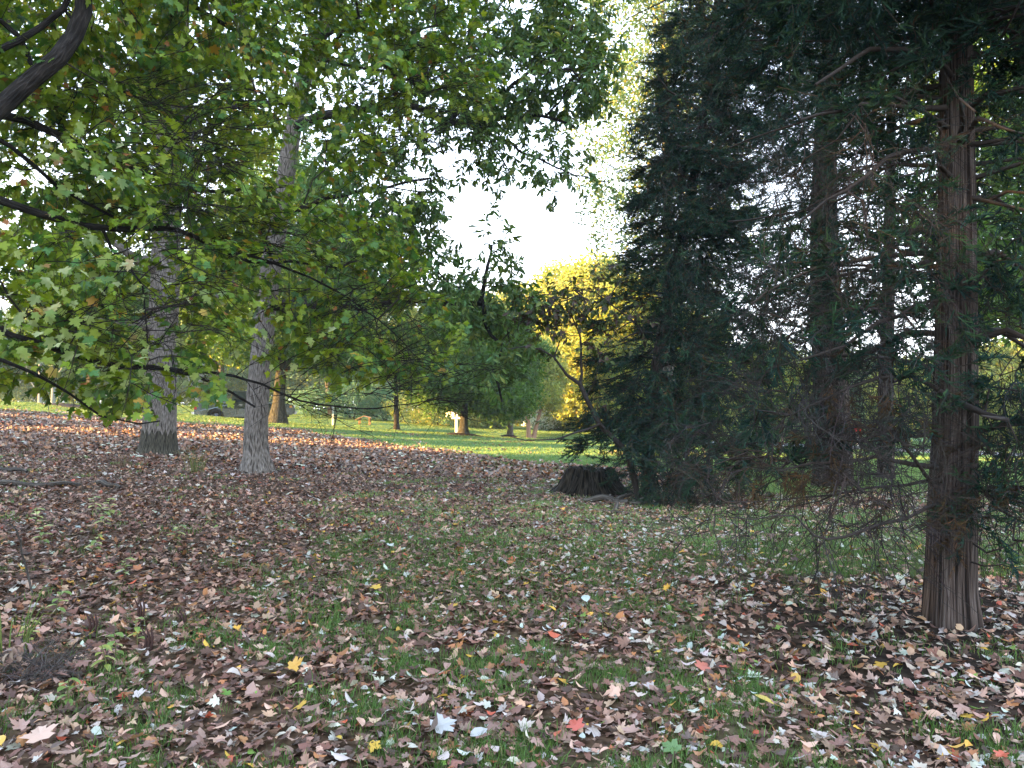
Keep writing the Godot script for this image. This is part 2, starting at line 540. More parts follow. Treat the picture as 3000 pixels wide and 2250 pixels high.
# joins every point to the nearest wood already there; gives {p, par, tip}
func skeleton(wood: Array, pts: PackedVector3Array, step: float, sag: float) -> Dictionary:
	var p := PackedVector3Array()
	var par := PackedInt32Array()
	for w in wood:
		for i in w.size():
			p.append(w[i]); par.append(-1)
	var fixed := p.size()
	var order := []
	for q in pts:
		var best := 1e9
		for i in range(0, fixed, 2): best = minf(best, p[i].distance_squared_to(q))
		order.append([best, q])
	order.sort_custom(func(a, b): return a[0] < b[0])
	var tips := PackedInt32Array()
	for e in order:
		var q: Vector3 = e[1]
		var best := 1e9
		var at := 0
		for i in p.size():
			var s := p[i].distance_squared_to(q)
			if s < best:
				best = s; at = i
		var a := p[at]
		var dist := sqrt(best)
		var m := maxi(1, int(dist / step))
		var bend := ball() * dist * 0.14 + Vector3(0, sag * dist, 0)
		var last := at
		for k in range(1, m + 1):
			var f := float(k) / m
			p.append(a.lerp(q, f) + bend * sin(PI * f) + (ball() * 0.015 if k < m else Vector3.ZERO))
			par.append(last)
			last = p.size() - 1
		tips.append(last)
	return {"p": p, "par": par, "tip": tips, "fixed": fixed}

func wood_mesh(sk: Dictionary, tip_r: float, power := 0.5, sides := 5, most := 9.0) -> ArrayMesh:
	var p: PackedVector3Array = sk.p
	var par: PackedInt32Array = sk.par
	var bears := PackedFloat32Array(); bears.resize(p.size())
	var kid := PackedInt32Array(); kid.resize(p.size()); kid.fill(-1)
	for i in sk.tip: bears[i] += 1.0
	for i in range(p.size() - 1, sk.fixed - 1, -1):
		bears[i] = maxf(bears[i], 1.0)
		var q := par[i]
		if q >= 0:
			if q >= sk.fixed and (kid[q] < 0 or bears[i] > bears[kid[q]]): kid[q] = i
			bears[q] += bears[i]
	var g := Geo.new()
	for i in range(sk.fixed, p.size()):
		var q := par[i]
		if q >= sk.fixed and kid[q] == i: continue          # not the start of a chain
		var pts := PackedVector3Array([p[q]])
		var rad := PackedFloat32Array([minf(most, tip_r * pow(bears[i], power))])
		var k := i
		while k >= 0:
			pts.append(p[k]); rad.append(minf(most, tip_r * pow(bears[k], power)))
			k = kid[k]
		rad[rad.size() - 1] = tip_r * 0.5
		g.tube(pts, rad, sides if rad[0] > tip_r * 3.0 else 3, 1.0)
	return g.mesh()

func dress(sk: Dictionary, each: int, spread: float, droop: float, scale_lo: float, scale_hi: float) -> Array:
	var out := []
	var p: PackedVector3Array = sk.p
	var par: PackedInt32Array = sk.par
	for i in sk.tip:
		var dir := (p[i] - p[par[i]]).normalized()
		for k in each:
			var at := p[i] + ball() * spread
			var way := (dir + ball() * 0.9 + Vector3(0, -droop, 0)).normalized()
			var b := frame(way, (Vector3.UP + ball() * 0.45).normalized()).scaled_local(Vector3.ONE * rng.randf_range(scale_lo, scale_hi))
			out.append(Transform3D(b, at))
	return out

func white(count: int, a := 0.15) -> PackedColorArray:
	var out := PackedColorArray()
	for i in count: out.append(shade(Color.WHITE, a))
	return out

func foliage(parent: Node, called: String, meshes: Array, m: Material, where: Array, spread := 0.18) -> void:
	var split := []
	for i in meshes.size(): split.append([])
	for x in where: split[rng.randi() % meshes.size()].append(x)
	for i in meshes.size():
		if split[i].size(): scatter(called, meshes[i], m, split[i], white(split[i].size(), spread), parent)


# ------------------------------------------------------------------ colours (linear)
var PAL := {
	"maple": [[5, Color(0.22, 0.28, 0.02)], [5, Color(0.145, 0.225, 0.022)], [3, Color(0.07, 0.15, 0.033)], [0.35, Color(0.40, 0.26, 0.03)], [0.35, Color(0.26, 0.11, 0.04)], [0.1, Color(0.40, 0.24, 0.16)]],
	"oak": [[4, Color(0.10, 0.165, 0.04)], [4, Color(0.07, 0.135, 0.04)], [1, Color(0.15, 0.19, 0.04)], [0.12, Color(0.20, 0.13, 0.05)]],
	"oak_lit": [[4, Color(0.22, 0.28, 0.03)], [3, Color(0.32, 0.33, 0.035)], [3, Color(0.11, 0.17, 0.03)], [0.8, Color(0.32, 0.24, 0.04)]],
	"green": [[4, Color(0.085, 0.165, 0.026)], [3, Color(0.11, 0.19, 0.028)], [2, Color(0.065, 0.125, 0.024)]],
	"yellow": [[4, Color(0.40, 0.40, 0.09)], [3, Color(0.33, 0.36, 0.09)], [2.5, Color(0.22, 0.28, 0.07)], [0.7, Color(0.42, 0.31, 0.08)]],
	"lime": [[4, Color(0.25, 0.29, 0.04)], [3, Color(0.16, 0.23, 0.04)], [1.5, Color(0.42, 0.36, 0.04)]],
	"walnut": [[4, Color(0.10, 0.16, 0.045)], [3, Color(0.07, 0.125, 0.04)], [1, Color(0.22, 0.21, 0.05)]],
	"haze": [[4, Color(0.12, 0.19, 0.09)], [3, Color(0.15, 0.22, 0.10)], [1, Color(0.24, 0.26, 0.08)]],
	"pine": [[4, Color(0.09, 0.19, 0.11)], [3, Color(0.13, 0.23, 0.13)]],
	"shrub": [[4, Color(0.17, 0.25, 0.08)], [3, Color(0.22, 0.28, 0.09)], [1, Color(0.36, 0.30, 0.08)]],
	"dogwood": [[4, Color(0.07, 0.085, 0.02)], [2, Color(0.08, 0.05, 0.035)], [2, Color(0.06, 0.085, 0.02)]],
	"cedar": [[5, Color(0.020, 0.050, 0.030)], [4, Color(0.030, 0.062, 0.026)], [3, Color(0.014, 0.038, 0.030)], [0.5, Color(0.07, 0.045, 0.022)]],
	"white": [[4, Color(0.75, 0.75, 0.72)], [2, Color(0.15, 0.2, 0.08)]],
	"grass": [[4, Color(0.075, 0.14, 0.03)], [3, Color(0.10, 0.17, 0.04)], [1, Color(0.19, 0.19, 0.075)]],
	"lawn": [[4, Color(0.14, 0.24, 0.085)], [3, Color(0.18, 0.28, 0.09)], [1, Color(0.27, 0.28, 0.09)]],
}
var CL := {}      # shared leaf clumps

func clumps(pal: String, far: bool) -> Array:
	var key := pal + ("_far" if far else "")
	if not CL.has(key):
		CL[key] = []
		for i in 3: CL[key].append(leaf_clump(16, 0.75, 0.34, PAL[pal]) if far else leaf_clump(20, 0.48, 0.19, PAL[pal]))
	return CL[key]


# ------------------------------------------------------------------ ground, road
func litter_amount(x: float, d: float) -> float:      # 0..1, how much of the ground the fallen leaves cover
	var u := 512.0 + x / maxf(d, 0.5) * F
	var edge := 33.0
	if u > 280.0: edge = lerpf(33.0, 26.5, clampf((u - 280.0) / 140.0, 0, 1))
	if u > 420.0: edge = lerpf(26.5, 20.5, clampf((u - 420.0) / 150.0, 0, 1))
	if u > 640.0: edge = lerpf(20.5, 15.0, clampf((u - 640.0) / 150.0, 0, 1))
	edge += patch.get_noise_2d(x * 0.6, d * 0.6) * 3.0
	var a := 1.0 - smoothstep(edge - 2.0, edge + 1.0, d)
	var green := smoothstep(6.8, 7.6, d + 0.5 * patch.get_noise_2d(x, d)) * (1.0 - smoothstep(11.0, 13.0, d)) * smoothstep(1.6, 3.0, x)
	a *= 1.0 - 0.58 * green
	var mid := smoothstep(-2.2, -0.4, x) * (1.0 - smoothstep(2.2, 3.6, x)) * (1.0 - smoothstep(9.0, 13.0, d))
	a *= 1.0 - 0.45 * mid * smoothstep(-0.1, 0.4, patch.get_noise_2d(x * 1.6 + 40.0, d * 1.6))
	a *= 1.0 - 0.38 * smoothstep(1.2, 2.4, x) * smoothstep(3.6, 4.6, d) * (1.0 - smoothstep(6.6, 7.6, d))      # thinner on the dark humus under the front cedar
	return clampf(a, 0.0, 1.0)

func grass_amount(x: float, d: float) -> float:
	var left := 1.0 - smoothstep(-3.4, -1.2, x - 0.2 * (d - 4.0) * 0.0)
	var n := smoothstep(-0.2, 0.5, patch.get_noise_2d(x * 2.2 + 40.0, d * 2.2))
	var g := lerpf(0.72, 0.10, left) * n
	if d > 5.0 and x > -2.0 and x < 3.0: g = maxf(g, 0.35 * smoothstep(5.0, 7.0, d) * (1.0 - smoothstep(10.0, 14.0, d)))
	if x > 1.4 and d < 7.2 and d > 3.8: return g * 0.2
	return clampf(maxf(g, 1.0 - litter_amount(x, d) * 1.25), 0.0, 1.0)

func make_setting() -> void:
	var g := Geo.new()
	g.tint = true
	var n := 230
	var xs := PackedFloat32Array(); var zs := PackedFloat32Array()
	for i in n + 1:
		var f := 2.0 * i / n - 1.0
		xs.append(260.0 * (0.03 * f + 0.97 * signf(f) * pow(absf(f), 3.2)))
		var e := float(i) / n
		zs.append(22.0 - 22.0 * minf(1.0, e / 0.1) if e < 0.1 else -420.0 * pow((e - 0.1) / 0.9, 2.3))
	var soil := Color(0.095, 0.058, 0.034)
	var lawn := Color(0.14, 0.225, 0.075)
	for j in n + 1:
		for i in n + 1:
			var x := xs[i]; var z := zs[j]
			var a := grass_amount(x, -z) if z < 0.0 else 0.3
			var c := soil.lerp(lawn, a * a)
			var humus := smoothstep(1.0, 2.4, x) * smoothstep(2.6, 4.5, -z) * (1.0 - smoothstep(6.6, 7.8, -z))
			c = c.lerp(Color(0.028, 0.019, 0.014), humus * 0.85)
			var e := 0.05
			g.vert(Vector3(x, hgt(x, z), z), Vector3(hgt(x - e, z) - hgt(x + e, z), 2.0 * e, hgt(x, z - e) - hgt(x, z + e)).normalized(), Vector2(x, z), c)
	for j in n:
		for i in n:
			var a := j * (n + 1) + i
			var b := a + n + 1
			for q in [a, b, b + 1, a, b + 1, a + 1]: g.ix.append(q)
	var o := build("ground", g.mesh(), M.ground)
	tag(o, "gently sloping ground under the leaf litter and the lawn", "", "", "structure")
	# the road in its slight dip
	var r := Geo.new()
	var last := []
	for i in 160:
		var x := -110.0 + i * 1.5
		var row := []
		for s in [-1.0, -0.33, 0.33, 1.0]:
			var z: float = -road_d(x) + s * 2.9
			row.append(Vector3(x, hgt(x, z) + 0.03, z))
		if last.size():
			for k in 3: r.quad(last[k], row[k], row[k + 1], last[k + 1])
		last = row
	tag(build("road", r.mesh(), M.asphalt), "narrow asphalt road passing beyond the lawn", "", "", "structure")


# ------------------------------------------------------------------ trees farther off
# opts: bole (trunk radius), low (height of the crown's underside), lean, lobes, squash, bark, stems
func far_tree(called: String, label: String, at: Vector3, high: float, wide: float, pal: String, count: int, opts := {}, group := "", category := "tree") -> Node3D:
	var t := thing(called, label, category, at, group)
	var low: float = opts.get("low", high * 0.25)
	var bole: float = opts.get("bole", high * 0.018)
	var lean: Vector3 = opts.get("lean", Vector3(rng.randf_range(-0.06, 0.06), 0, rng.randf_range(-0.06, 0.06)))
	var m: Material = opts.get("bark", M.grey_bark)
	var far: bool = Vector2(at.x, at.z).length() > 56.0
	var lobes := []
	var k := int(opts.get("lobes", 15))
	for i in k:
		var f := (i + 0.5) / k
		var y := lerpf(low, high, f)
		var prof := sqrt(clampf(1.0 - pow(absf(f - float(opts.get("belly", 0.38))) / 0.68, 2.2), 0.05, 1.0))
		var a := i * 2.399 + rng.randf_range(-0.5, 0.5)
		var rr := wide * prof * rng.randf_range(0.35, 0.72)
		lobes.append([Vector3(cos(a) * rr, y, sin(a) * rr) + lean * y, wide * rng.randf_range(0.34, 0.52) * (0.6 + 0.4 * prof)])
	for s in int(opts.get("stems", 1)):
		var g := Geo.new()
		var p := PackedVector3Array()
		var out := Vector3.ZERO if int(opts.get("stems", 1)) == 1 else Vector3(cos(s * 2.1), 0, sin(s * 2.1)) * 0.16
		for i in 9:
			var f := i / 8.0
			p.append(Vector3(0, -0.25 + f * (high * 0.82), 0) + lean * f * high + out * f * high + out * 0.8 + Vector3(sin(f * 5.0 + s), 0, cos(f * 4.0)) * 0.10 * f)
		g.tube(p, taper(9, bole, bole * 0.22), 12, 1.0, [[3, 0.05, 1.0, 0.0], [5, 0.12, 0.5, 1.0]], 0.75, 0.35)
		g.smooth_normals()
		build("trunk", g.mesh(), m, t)
	for i in mini(lobes.size(), int(opts.get("limbs", 9))):
		var e: Array = lobes[i * lobes.size() / maxi(1, mini(lobes.size(), int(opts.get("limbs", 9))))]
		var c: Vector3 = e[0]
		var y0 := maxf(low * 0.75, c.y - Vector2(c.x, c.z).length() * 0.8 - 0.3)
		y0 = minf(y0, high * 0.7)
		var a := Vector3(0, y0, 0) + lean * y0
		var g := Geo.new()
		var p := fine(PackedVector3Array([a, a.lerp(c, 0.5) + Vector3(0, -0.1, 0) + ball() * 0.2, c, c + (c - a) * 0.25]), 0.5)
		g.tube(p, taper(p.size(), bole * 0.34, bole * 0.07), 5, 1.0)
		build("limb", g.mesh(), m, t)
	var where := []
	var total := 0.0
	for e in lobes: total += e[1] * e[1]
	for e in lobes:
		for i in int(count * e[1] * e[1] / total):
			var q := ball()
			q = q.normalized() * pow(q.length(), 0.55)
			q.y *= float(opts.get("squash", 0.62))
			var s := rng.randf_range(0.7, 1.25)
			where.append(Transform3D(Basis.from_euler(Vector3(rng.randf() * 6.3, rng.randf() * 6.3, rng.randf() * 6.3)).scaled(Vector3(s, s, s)), e[0] + q * e[1]))
	foliage(t, "crown", clumps(pal, far), M.leaf, where, 0.22)
	return t

func shrub(called: String, label: String, at: Vector3, wide: float, high: float, pal: String, count: int, group := "") -> Node3D:
	var t := thing(called, label, "shrub", at, group)
	for i in 5:
		var g := Geo.new()
		var a := i * 1.3
		var p := PackedVector3Array([Vector3(cos(a) * 0.1, -0.1, sin(a) * 0.1), Vector3(cos(a) * wide * 0.25, high * 0.45, sin(a) * wide * 0.25), Vector3(cos(a) * wide * 0.5, high * 0.85, sin(a) * wide * 0.5)])
		g.tube(p, taper(3, 0.035, 0.012), 5)
		build("stem", g.mesh(), M.dark_bark, t)
	var where := []
	for i in count:
		var q := ball()
		q = q.normalized() * pow(q.length(), 0.5)
		var s := rng.randf_range(0.55, 1.0)
		var y := high * (0.5 + 0.47 * q.y)
		where.append(Transform3D(Basis.from_euler(Vector3(rng.randf() * 6.3, rng.randf() * 6.3, 0)).scaled(Vector3(s, s, s)), Vector3(q.x * wide * (1.0 + 0.2 * sin(q.z * 7.0)), y, q.z * wide)))
	foliage(t, "foliage", clumps(pal, false), M.leaf, where, 0.22)
	return t

func make_background() -> void:
	# woods far to the left, pale and hazy
	var woods := [[-70, 78, 11, 6.0], [-5, 92, 11, 6.5], [38, 80, 9.5, 5.5], [88, 96, 12, 7.0], [128, 86, 10, 6.0], [175, 98, 12, 6.5], [215, 90, 11, 6.0], [262, 100, 13, 7.0], [310, 88, 11, 6.0]]
	var said := ["hazy woodland tree at the left rim of the far woods", "hazy tree second from the left rim of the far woods", "hazy tree behind the two slim pale trunks", "hazy tree right of the slim pale trunks", "hazy tree behind the leaning pale trunks", "hazy tree left of the dark park tree trunk", "hazy tree beyond the pickup's tail", "tall hazy tree beyond the pickup's bed", "hazy tree beyond the pickup's cab"]
	for i in woods.size():
		var w: Array = woods[i]
		far_tree("woodland_tree", said[i], G(w[0], w[1]), w[2], w[3], "haze", 1500, {"low": 2.2, "bark": M.grey_bark, "limbs": 6}, "hazy trees of the far woods")
	var far_row := [[360, 100, 13, 7.0, "haze"], [420, 110, 14, 7.0, "haze"], [480, 105, 13, 6.5, "lime"], [545, 112, 14, 7.0, "lime"], [610, 100, 13, 7.0, "haze"], [680, 95, 11, 7.0, "haze"], [750, 100, 9, 7.0, "haze"], [830, 95, 8, 7.0, "lime"], [905, 100, 8.5, 7.0, "haze"], [980, 95, 9, 7.0, "lime"], [1060, 90, 11, 7.0, "haze"]]
	var told := ["between the two grey trunks and the thin dark tree", "above the blue-green pine", "behind the round green maple's left half", "behind the round green maple's right half", "above the pale house", "behind the leaning sapling", "left of the shaggy dark trunk", "right of the shaggy dark trunk", "between the shaggy trunk and the front cedar", "behind the front cedar", "at the right rim of the picture"]
	for i in far_row.size():
		var w: Array = far_row[i]
		far_tree("distant_tree", "distant tree on the skyline, seen " + told[i], G(w[0], w[1]), w[2], w[3], w[4], 1500, {"low": 1.5, "limbs": 5}, "distant trees across the road")
	# slim bare pale trunks at the wood's edge
	var slim := [[40, 66, 0.0, "upright slim pale trunk forking low at the wood's edge"], [53, 67, 0.01, "straight slim pale trunk beside the forked one"], [152, 68, 0.30, "pale trunk leaning right at the wood's edge"], [196, 70, 0.22, "pale leaning trunk closest to the dark park tree"]]
	for s in slim:
		var t := thing("pale_trunk_tree", s[3], "tree", G(s[0], s[1]), "slim pale trunks at the wood's edge")
		var g := Geo.new()
		var p := fine(PackedVector3Array([Vector3(0, -0.2, 0), Vector3(s[2] * 1.5, 2.0, 0), Vector3(s[2] * 4.0, 6.0, 0.2), Vector3(s[2] * 9.0, 12.0, 0.3)]), 0.6)
		g.tube(p, taper(p.size(), 0.20, 0.05), 8)
		build("trunk", g.mesh(), M.pale_bark, t)
		for k in 5:
			var a := Vector3(s[2] * 1.2 * (1 + k * 0.5), 1.2 + k * 1.3, 0)
			var b := Geo.new()
			var side := -1.0 if k % 2 == 0 else 1.0
			var q := fine(PackedVector3Array([a, a + Vector3(side * 0.8, 0.9, 0.1), a + Vector3(side * 1.2, 2.6, 0.3)]), 0.4)
			b.tube(q, taper(q.size(), 0.07, 0.02), 5)
			build("limb", b.mesh(), M.pale_bark, t)
		var where := []
		for i in 220: where.append(Transform3D(Basis.from_euler(Vector3(rng.randf() * 6, rng.randf() * 6, 0)), Vector3(s[2] * 6.0, 9.0, 0) + ball() * Vector3(3.0, 4.5, 2.5)))
		foliage(t, "crown", clumps("haze", true), M.leaf, where)
	# park trees of the left lawn and by the truck
	far_tree("park_tree", "dark-trunked park tree in a mulch ring, left of the broad grey trunk", G(93, 41.5), 8.5, 3.4, "green", 2400, {"low": 3.0, "bole": 0.30, "bark": M.oak_foot})
	far_tree("park_tree", "park tree in a mulch mound, half hidden by the broad grey trunk", G(137, 41), 7.5, 2.6, "green", 1600, {"low": 3.2, "bole": 0.26, "bark": M.oak_foot})
	far_tree("park_tree", "stout park tree standing before the pickup's bonnet", G(277, 39), 13.0, 5.5, "green", 4200, {"low": 3.6, "bole": 0.33, "bark": M.oak_foot})
	far_tree("park_tree", "yellowing park tree showing between the two grey trunks", G(222, 56), 11.0, 4.0, "lime", 2600, {"low": 4.5, "bole": 0.30})
	far_tree("park_tree", "yellow-leaved park tree above the slim post box", G(330, 60), 11.0, 4.0, "lime", 1600, {"low": 4.5, "bole": 0.3})
	far_tree("park_tree", "thin dark-trunked tree with sparse golden crown, left of the round maple", G(397, 45), 8.6, 2.6, "yellow", 800, {"low": 3.3, "bole": 0.17, "bark": M.dark_bark})
	far_tree("round_maple", "round dense green maple with a level underside on the lawn", G(463, 40), 7.4, 3.3, "green", 5200, {"low": 1.75, "bole": 0.235, "bark": M.oak_foot, "belly": 0.22, "lobes": 26, "lean": Vector3(0.02, 0, 0), "limbs": 12})
	far_tree("park_tree", "grey-trunked lawn tree just right of the round maple", G(510, 41), 6.5, 2.0, "green", 900, {"low": 2.2, "bole": 0.16})
	far_tree("many_stemmed_tree", "golden tree with several tan stems catching the sun", G(530, 50), 6.5, 2.4, "yellow", 1300, {"low": 2.2, "bole": 0.15, "bark": M.tan_bark, "stems": 3})
	var gold := [[500, 73, 12.0, 4.5, "yellow", "golden tree showing behind the round maple"], [556, 65, 13.0, 4.6, "yellow", "tall golden tree behind the leaning sapling's fork"], [600, 58, 12.5, 4.6, "yellow", "golden tree right of the leaning sapling"], [640, 53, 11.0, 4.2, "lime", "yellow-green tree against the edge of the dark cedars"], [578, 60, 7.5, 3.2, "lime", "low yellow-green tree before the pale house"], [690, 60, 9.0, 4.4, "yellow", "golden tree glimpsed through the left cedars"], [905, 47, 5.0, 2.6, "yellow", "golden small tree between the shaggy trunk and front cedar"], [1000, 52, 6.5, 4.0, "yellow", "golden tree right of the front cedar's trunk"], [850, 66, 6.5, 4.2, "haze", "pale green tree behind the thin straight cedar"], [770, 64, 7.0, 4.4, "lime", "yellow-green tree left of the shaggy trunk"]]
	for w in gold:
		far_tree("autumn_tree", w[5], G(w[0], w[1]), w[2], w[3], w[4], 2600, {"low": 1.4, "bole": 0.2, "lobes": 20}, "autumn trees lit beyond the lawn")
	far_tree("tall_walnut", "very tall airy tree with feathery leaves above the cedars' left edge", G(668, 33), 25.0, 5.2, "walnut", 2000, {"low": 7.0, "bole": 0.34, "lobes": 24, "squash": 0.7, "belly": 0.6})
	far_tree("tall_broadleaf", "tall green broadleaf tree behind the front cedar at the right", G(1062, 21), 14.0, 4.2, "green", 3400, {"low": 4.0, "bole": 0.3, "lobes": 20})
	# shrubs along the far side of the road
	var bush := [[318, 56, 1.8, 2.2, "pine", "blue-green bush right of the pickup's nose"], [352, 57, 2.2, 3.0, "pine", "broad blue-green pine bush behind the timber shelter"], [385, 58, 1.9, 2.8, "pine", "blue-green pine bush behind the thin tree"], [415, 56, 2.0, 2.6, "shrub", "rounded pale shrub right of the thin tree"], [440, 55, 1.9, 2.2, "shrub", "pale shrub left of the white post box"], [474, 56, 1.8, 2.4, "shrub", "pale shrub right of the round maple's trunk"], [498, 57, 1.5, 2.2, "haze", "grey-green shrub left of the grey lawn tree"], [600, 58, 2.2, 1.8, "haze", "low dark shrub right of the house"], [626, 55, 2.2, 2.0, "pine", "dark evergreen shrub at the cedars' left edge"], [560, 60, 1.4, 1.2, "shrub", "low shrub under the house window"], [700, 57, 2.4, 2.6, "lime", "yellow-green shrub behind the left cedars"], [780, 58, 2.4, 2.4, "haze", "grey-green shrub left of the shaggy trunk"], [880, 60, 2.4, 2.4, "haze", "grey-green shrub behind the thin straight cedar"], [985, 56, 2.6, 2.6, "lime", "yellow-green shrub behind the front cedar"]]
	for b in bush: shrub("shrub", b[5], G(b[0], b[1]), b[2], b[3], b[4], 260, "shrubs along the road")
	shrub("flowering_shrub", "white-blossomed shrub gleaming in the sun by the house", G(543, 58), 1.15, 1.7, "white", 190)
	# trees standing left of the picture: they throw the shade
	for i in 14:
		var z: float = [24.0, 18.5, 13.0, 8.0, 3.0, -2.0, -6.0, -9.4, -19.4, -24.6, 14.0, 8.0, 2.0, -4.5][i]
		far_tree("wood_edge_tree", "broad tree of the wood's edge left of the lawn", on_ground(-37.0 - (i % 2) * 3.0 - (12.0 if i > 9 else 0.0), z), 17.0, 4.2 if i < 7 or i > 9 else 2.7, "green", 2800, {"low": 0.5, "lobes": 26, "limbs": 4, "belly": 0.4}, "trees of the wood's edge beside the park")
	# the far woods' mass of undergrowth
	var mass := thing("distant_woods", "continuous mass of far woodland closing the view", "woods")
	mass.set_meta("kind", "stuff")
	var spots := []
	for i in 9000:
		var x := rng.randf_range(-110, 110)
		var z := -rng.randf_range(112, 128)
		var top := 7.0 + 3.0 * noise.get_noise_2d(x * 3.0, 7.0)
		spots.append(Transform3D(Basis.from_euler(Vector3(rng.randf() * 6, rng.randf() * 6, 0)).scaled(Vector3.ONE * 1.6), on_ground(x, z) + Vector3(0, rng.randf() * top, 0)))
	foliage(mass, "foliage", clumps("haze", true), M.leaf, spots, 0.2)
	# mulch
	for w in [[93, 41.5, 1.9, "dark mulch ring round the dark-trunked park tree"], [137, 41, 2.4, "raised mulch mound round the half hidden park tree"], [68, 43, 1.6, "bare mulch mound on the left lawn"], [397, 45, 1.1, "mulch ring round the thin dark-trunked tree"], [463, 40, 1.2, "mulch ring round the round maple"], [510, 41, 0.7, "mulch ring round the grey lawn tree"]]:
		mulch(G(w[0], w[1]), w[2], w[3])
	truck(G(246, 47.6) + Vector3(0, 0.19, 0))
	house(G(578, 72))
	# post boxes
	var o := thing("post_box", "white post box on a cross-armed white post beside the round maple", "mailbox", G(456.5, 44))
	var g := Geo.new(); g.box(Vector3(-0.065, -0.2, -0.065), Vector3(0.065, 1.62, 0.065)); build("post", g.mesh(), M.white_paint, o)
	g = Geo.new(); g.box(Vector3(-0.30, 1.05, -0.055), Vector3(0.26, 1.16, 0.055)); build("cross_arm", g.mesh(), M.white_paint, o)
	g = Geo.new()
	var arch := PackedVector2Array([Vector2(-0.62, 1.163), Vector2(-0.08, 1.163), Vector2(-0.08, 1.40), Vector2(-0.14, 1.46), Vector2(-0.56, 1.46), Vector2(-0.62, 1.40)])
	g.prism(arch, 0.13); build("box", g.mesh(), M.white_paint, o)
	o.rotation.y = -0.35
	o = thing("post_box", "dark post box on a slim pale post between pickup and timber shelter", "mailbox", G(333, 46))
	g = Geo.new(); g.box(Vector3(-0.05, -0.2, -0.05), Vector3(0.05, 1.5, 0.05)); build("post", g.mesh(), M.white_paint, o)
	g = Geo.new(); g.box(Vector3(-0.30, 1.02, -0.12), Vector3(-0.055, 1.46, 0.12)); build("box", g.mesh(), M.black, o)
	# timber shelter
	o = thing("timber_shelter", "small weathered timber shelter glowing among the blue-green bushes", "shelter", G(364, 53))
	o.scale = Vector3.ONE * 0.55
	for sx in [-0.55, 0.75]:
		for sz in [-0.4, 0.4]:
			g = Geo.new(); g.box(Vector3(sx - 0.06, -0.2, sz - 0.06), Vector3(sx + 0.06, 0.85, sz + 0.06)); build("post", g.mesh(), M.timber, o)
	g = Geo.new()
	g.quad(Vector3(-1.0, 0.62, 0.6), Vector3(0.1, 1.12, 0.6), Vector3(0.1, 1.12, -0.6), Vector3(-1.0, 0.62, -0.6))
	g.quad(Vector3(0.1, 1.12, 0.6), Vector3(1.0, 0.86, 0.6), Vector3(1.0, 0.86, -0.6), Vector3(0.1, 1.12, -0.6))
	g.quad(Vector3(-1.0, 0.54, 0.6), Vector3(0.1, 1.04, 0.6), Vector3(0.1, 1.12, 0.6), Vector3(-1.0, 0.62, 0.6))
	g.quad(Vector3(0.1, 1.04, 0.6), Vector3(1.0, 0.78, 0.6), Vector3(1.0, 0.86, 0.6), Vector3(0.1, 1.12, 0.6))
	build("roof", g.mesh(), M.timber, o)
	# utility box
	o = thing("utility_box", "pale blue box standing left of the broad grey trunk", "utility box", G(107, 60))
	g = Geo.new(); g.box(Vector3(-0.4, -0.2, -0.3), Vector3(0.4, 1.0, 0.3)); build("cabinet", g.mesh(), M.blue_box, o)
	g = Geo.new(); g.box(Vector3(-0.44, 1.0, -0.34), Vector3(0.44, 1.07, 0.34)); build("lid", g.mesh(), M.blue_box, o)
	# a red sign and posts glimpsed between the cedars
	o = thing("red_marker", "small red marker on a post right of the shaggy trunk", "marker", G(857, 43))
	g = Geo.new(); g.box(Vector3(-0.04, -0.2, -0.04), Vector3(0.04, 0.95, 0.04)); build("post", g.mesh(), M.white_paint, o)
	g = Geo.new(); g.box(Vector3(-0.18, 0.95, -0.05), Vector3(0.18, 1.25, 0.05)); build("panel", g.mesh(), M.red_lens, o)
	for w in [[782, 44, "slim sunlit post left of the shaggy trunk"], [810, 45, "tall sunlit post touching the shaggy trunk's left side"]]:
		o = thing("lawn_post", w[2], "post", G(w[0], w[1]), "sunlit posts on the lawn")
		g = Geo.new(); g.box(Vector3(-0.06, -0.2, -0.06), Vector3(0.06, 1.3, 0.06)); build("shaft", g.mesh(), M.tan_bark, o)
		g = Geo.new(); g.box(Vector3(-0.09, 1.3, -0.09), Vector3(0.09, 1.36, 0.09)); build("cap", g.mesh(), M.tan_bark, o)

func mulch(at: Vector3, r: float, label: String) -> void:
	var g := Geo.new()
	g.tint = true
	var rows := 6
	for j in rows + 1:
		for i in 25:
			var a := TAU * (i % 24) / 24.0
			var q := float(j) / rows
			var rr := r * q * (1.0 + 0.12 * sin(a * 3.0 + r * 7.0) + 0.06 * sin(a * 7.0))
			var p := at + Vector3(cos(a) * rr, 0, sin(a) * rr)
			p.y = hgt(p.x, p.z) + 0.16 * (1.0 - q * q) - 0.02 * q + rng.randf_range(-0.015, 0.02) * (1.0 - q)
			g.vert(p - at, Vector3.UP, Vector2(p.x, p.z), shade(Color(0.035, 0.024, 0.018), 0.3))
	for j in rows:
		for i in 24:
			var a := j * 25 + i
			for q in [a, a + 25, a + 26, a, a + 26, a + 1]: g.ix.append(q)
	g.smooth_normals()
	for i in g.n.size():
		if g.n[i].y < 0.0: g.n[i] = -g.n[i]
	var o := build("mulch_ring", g.mesh(), M.dead_twig, self, at)
	tag(o, label, "mulch", "mulch rings round lawn trees")

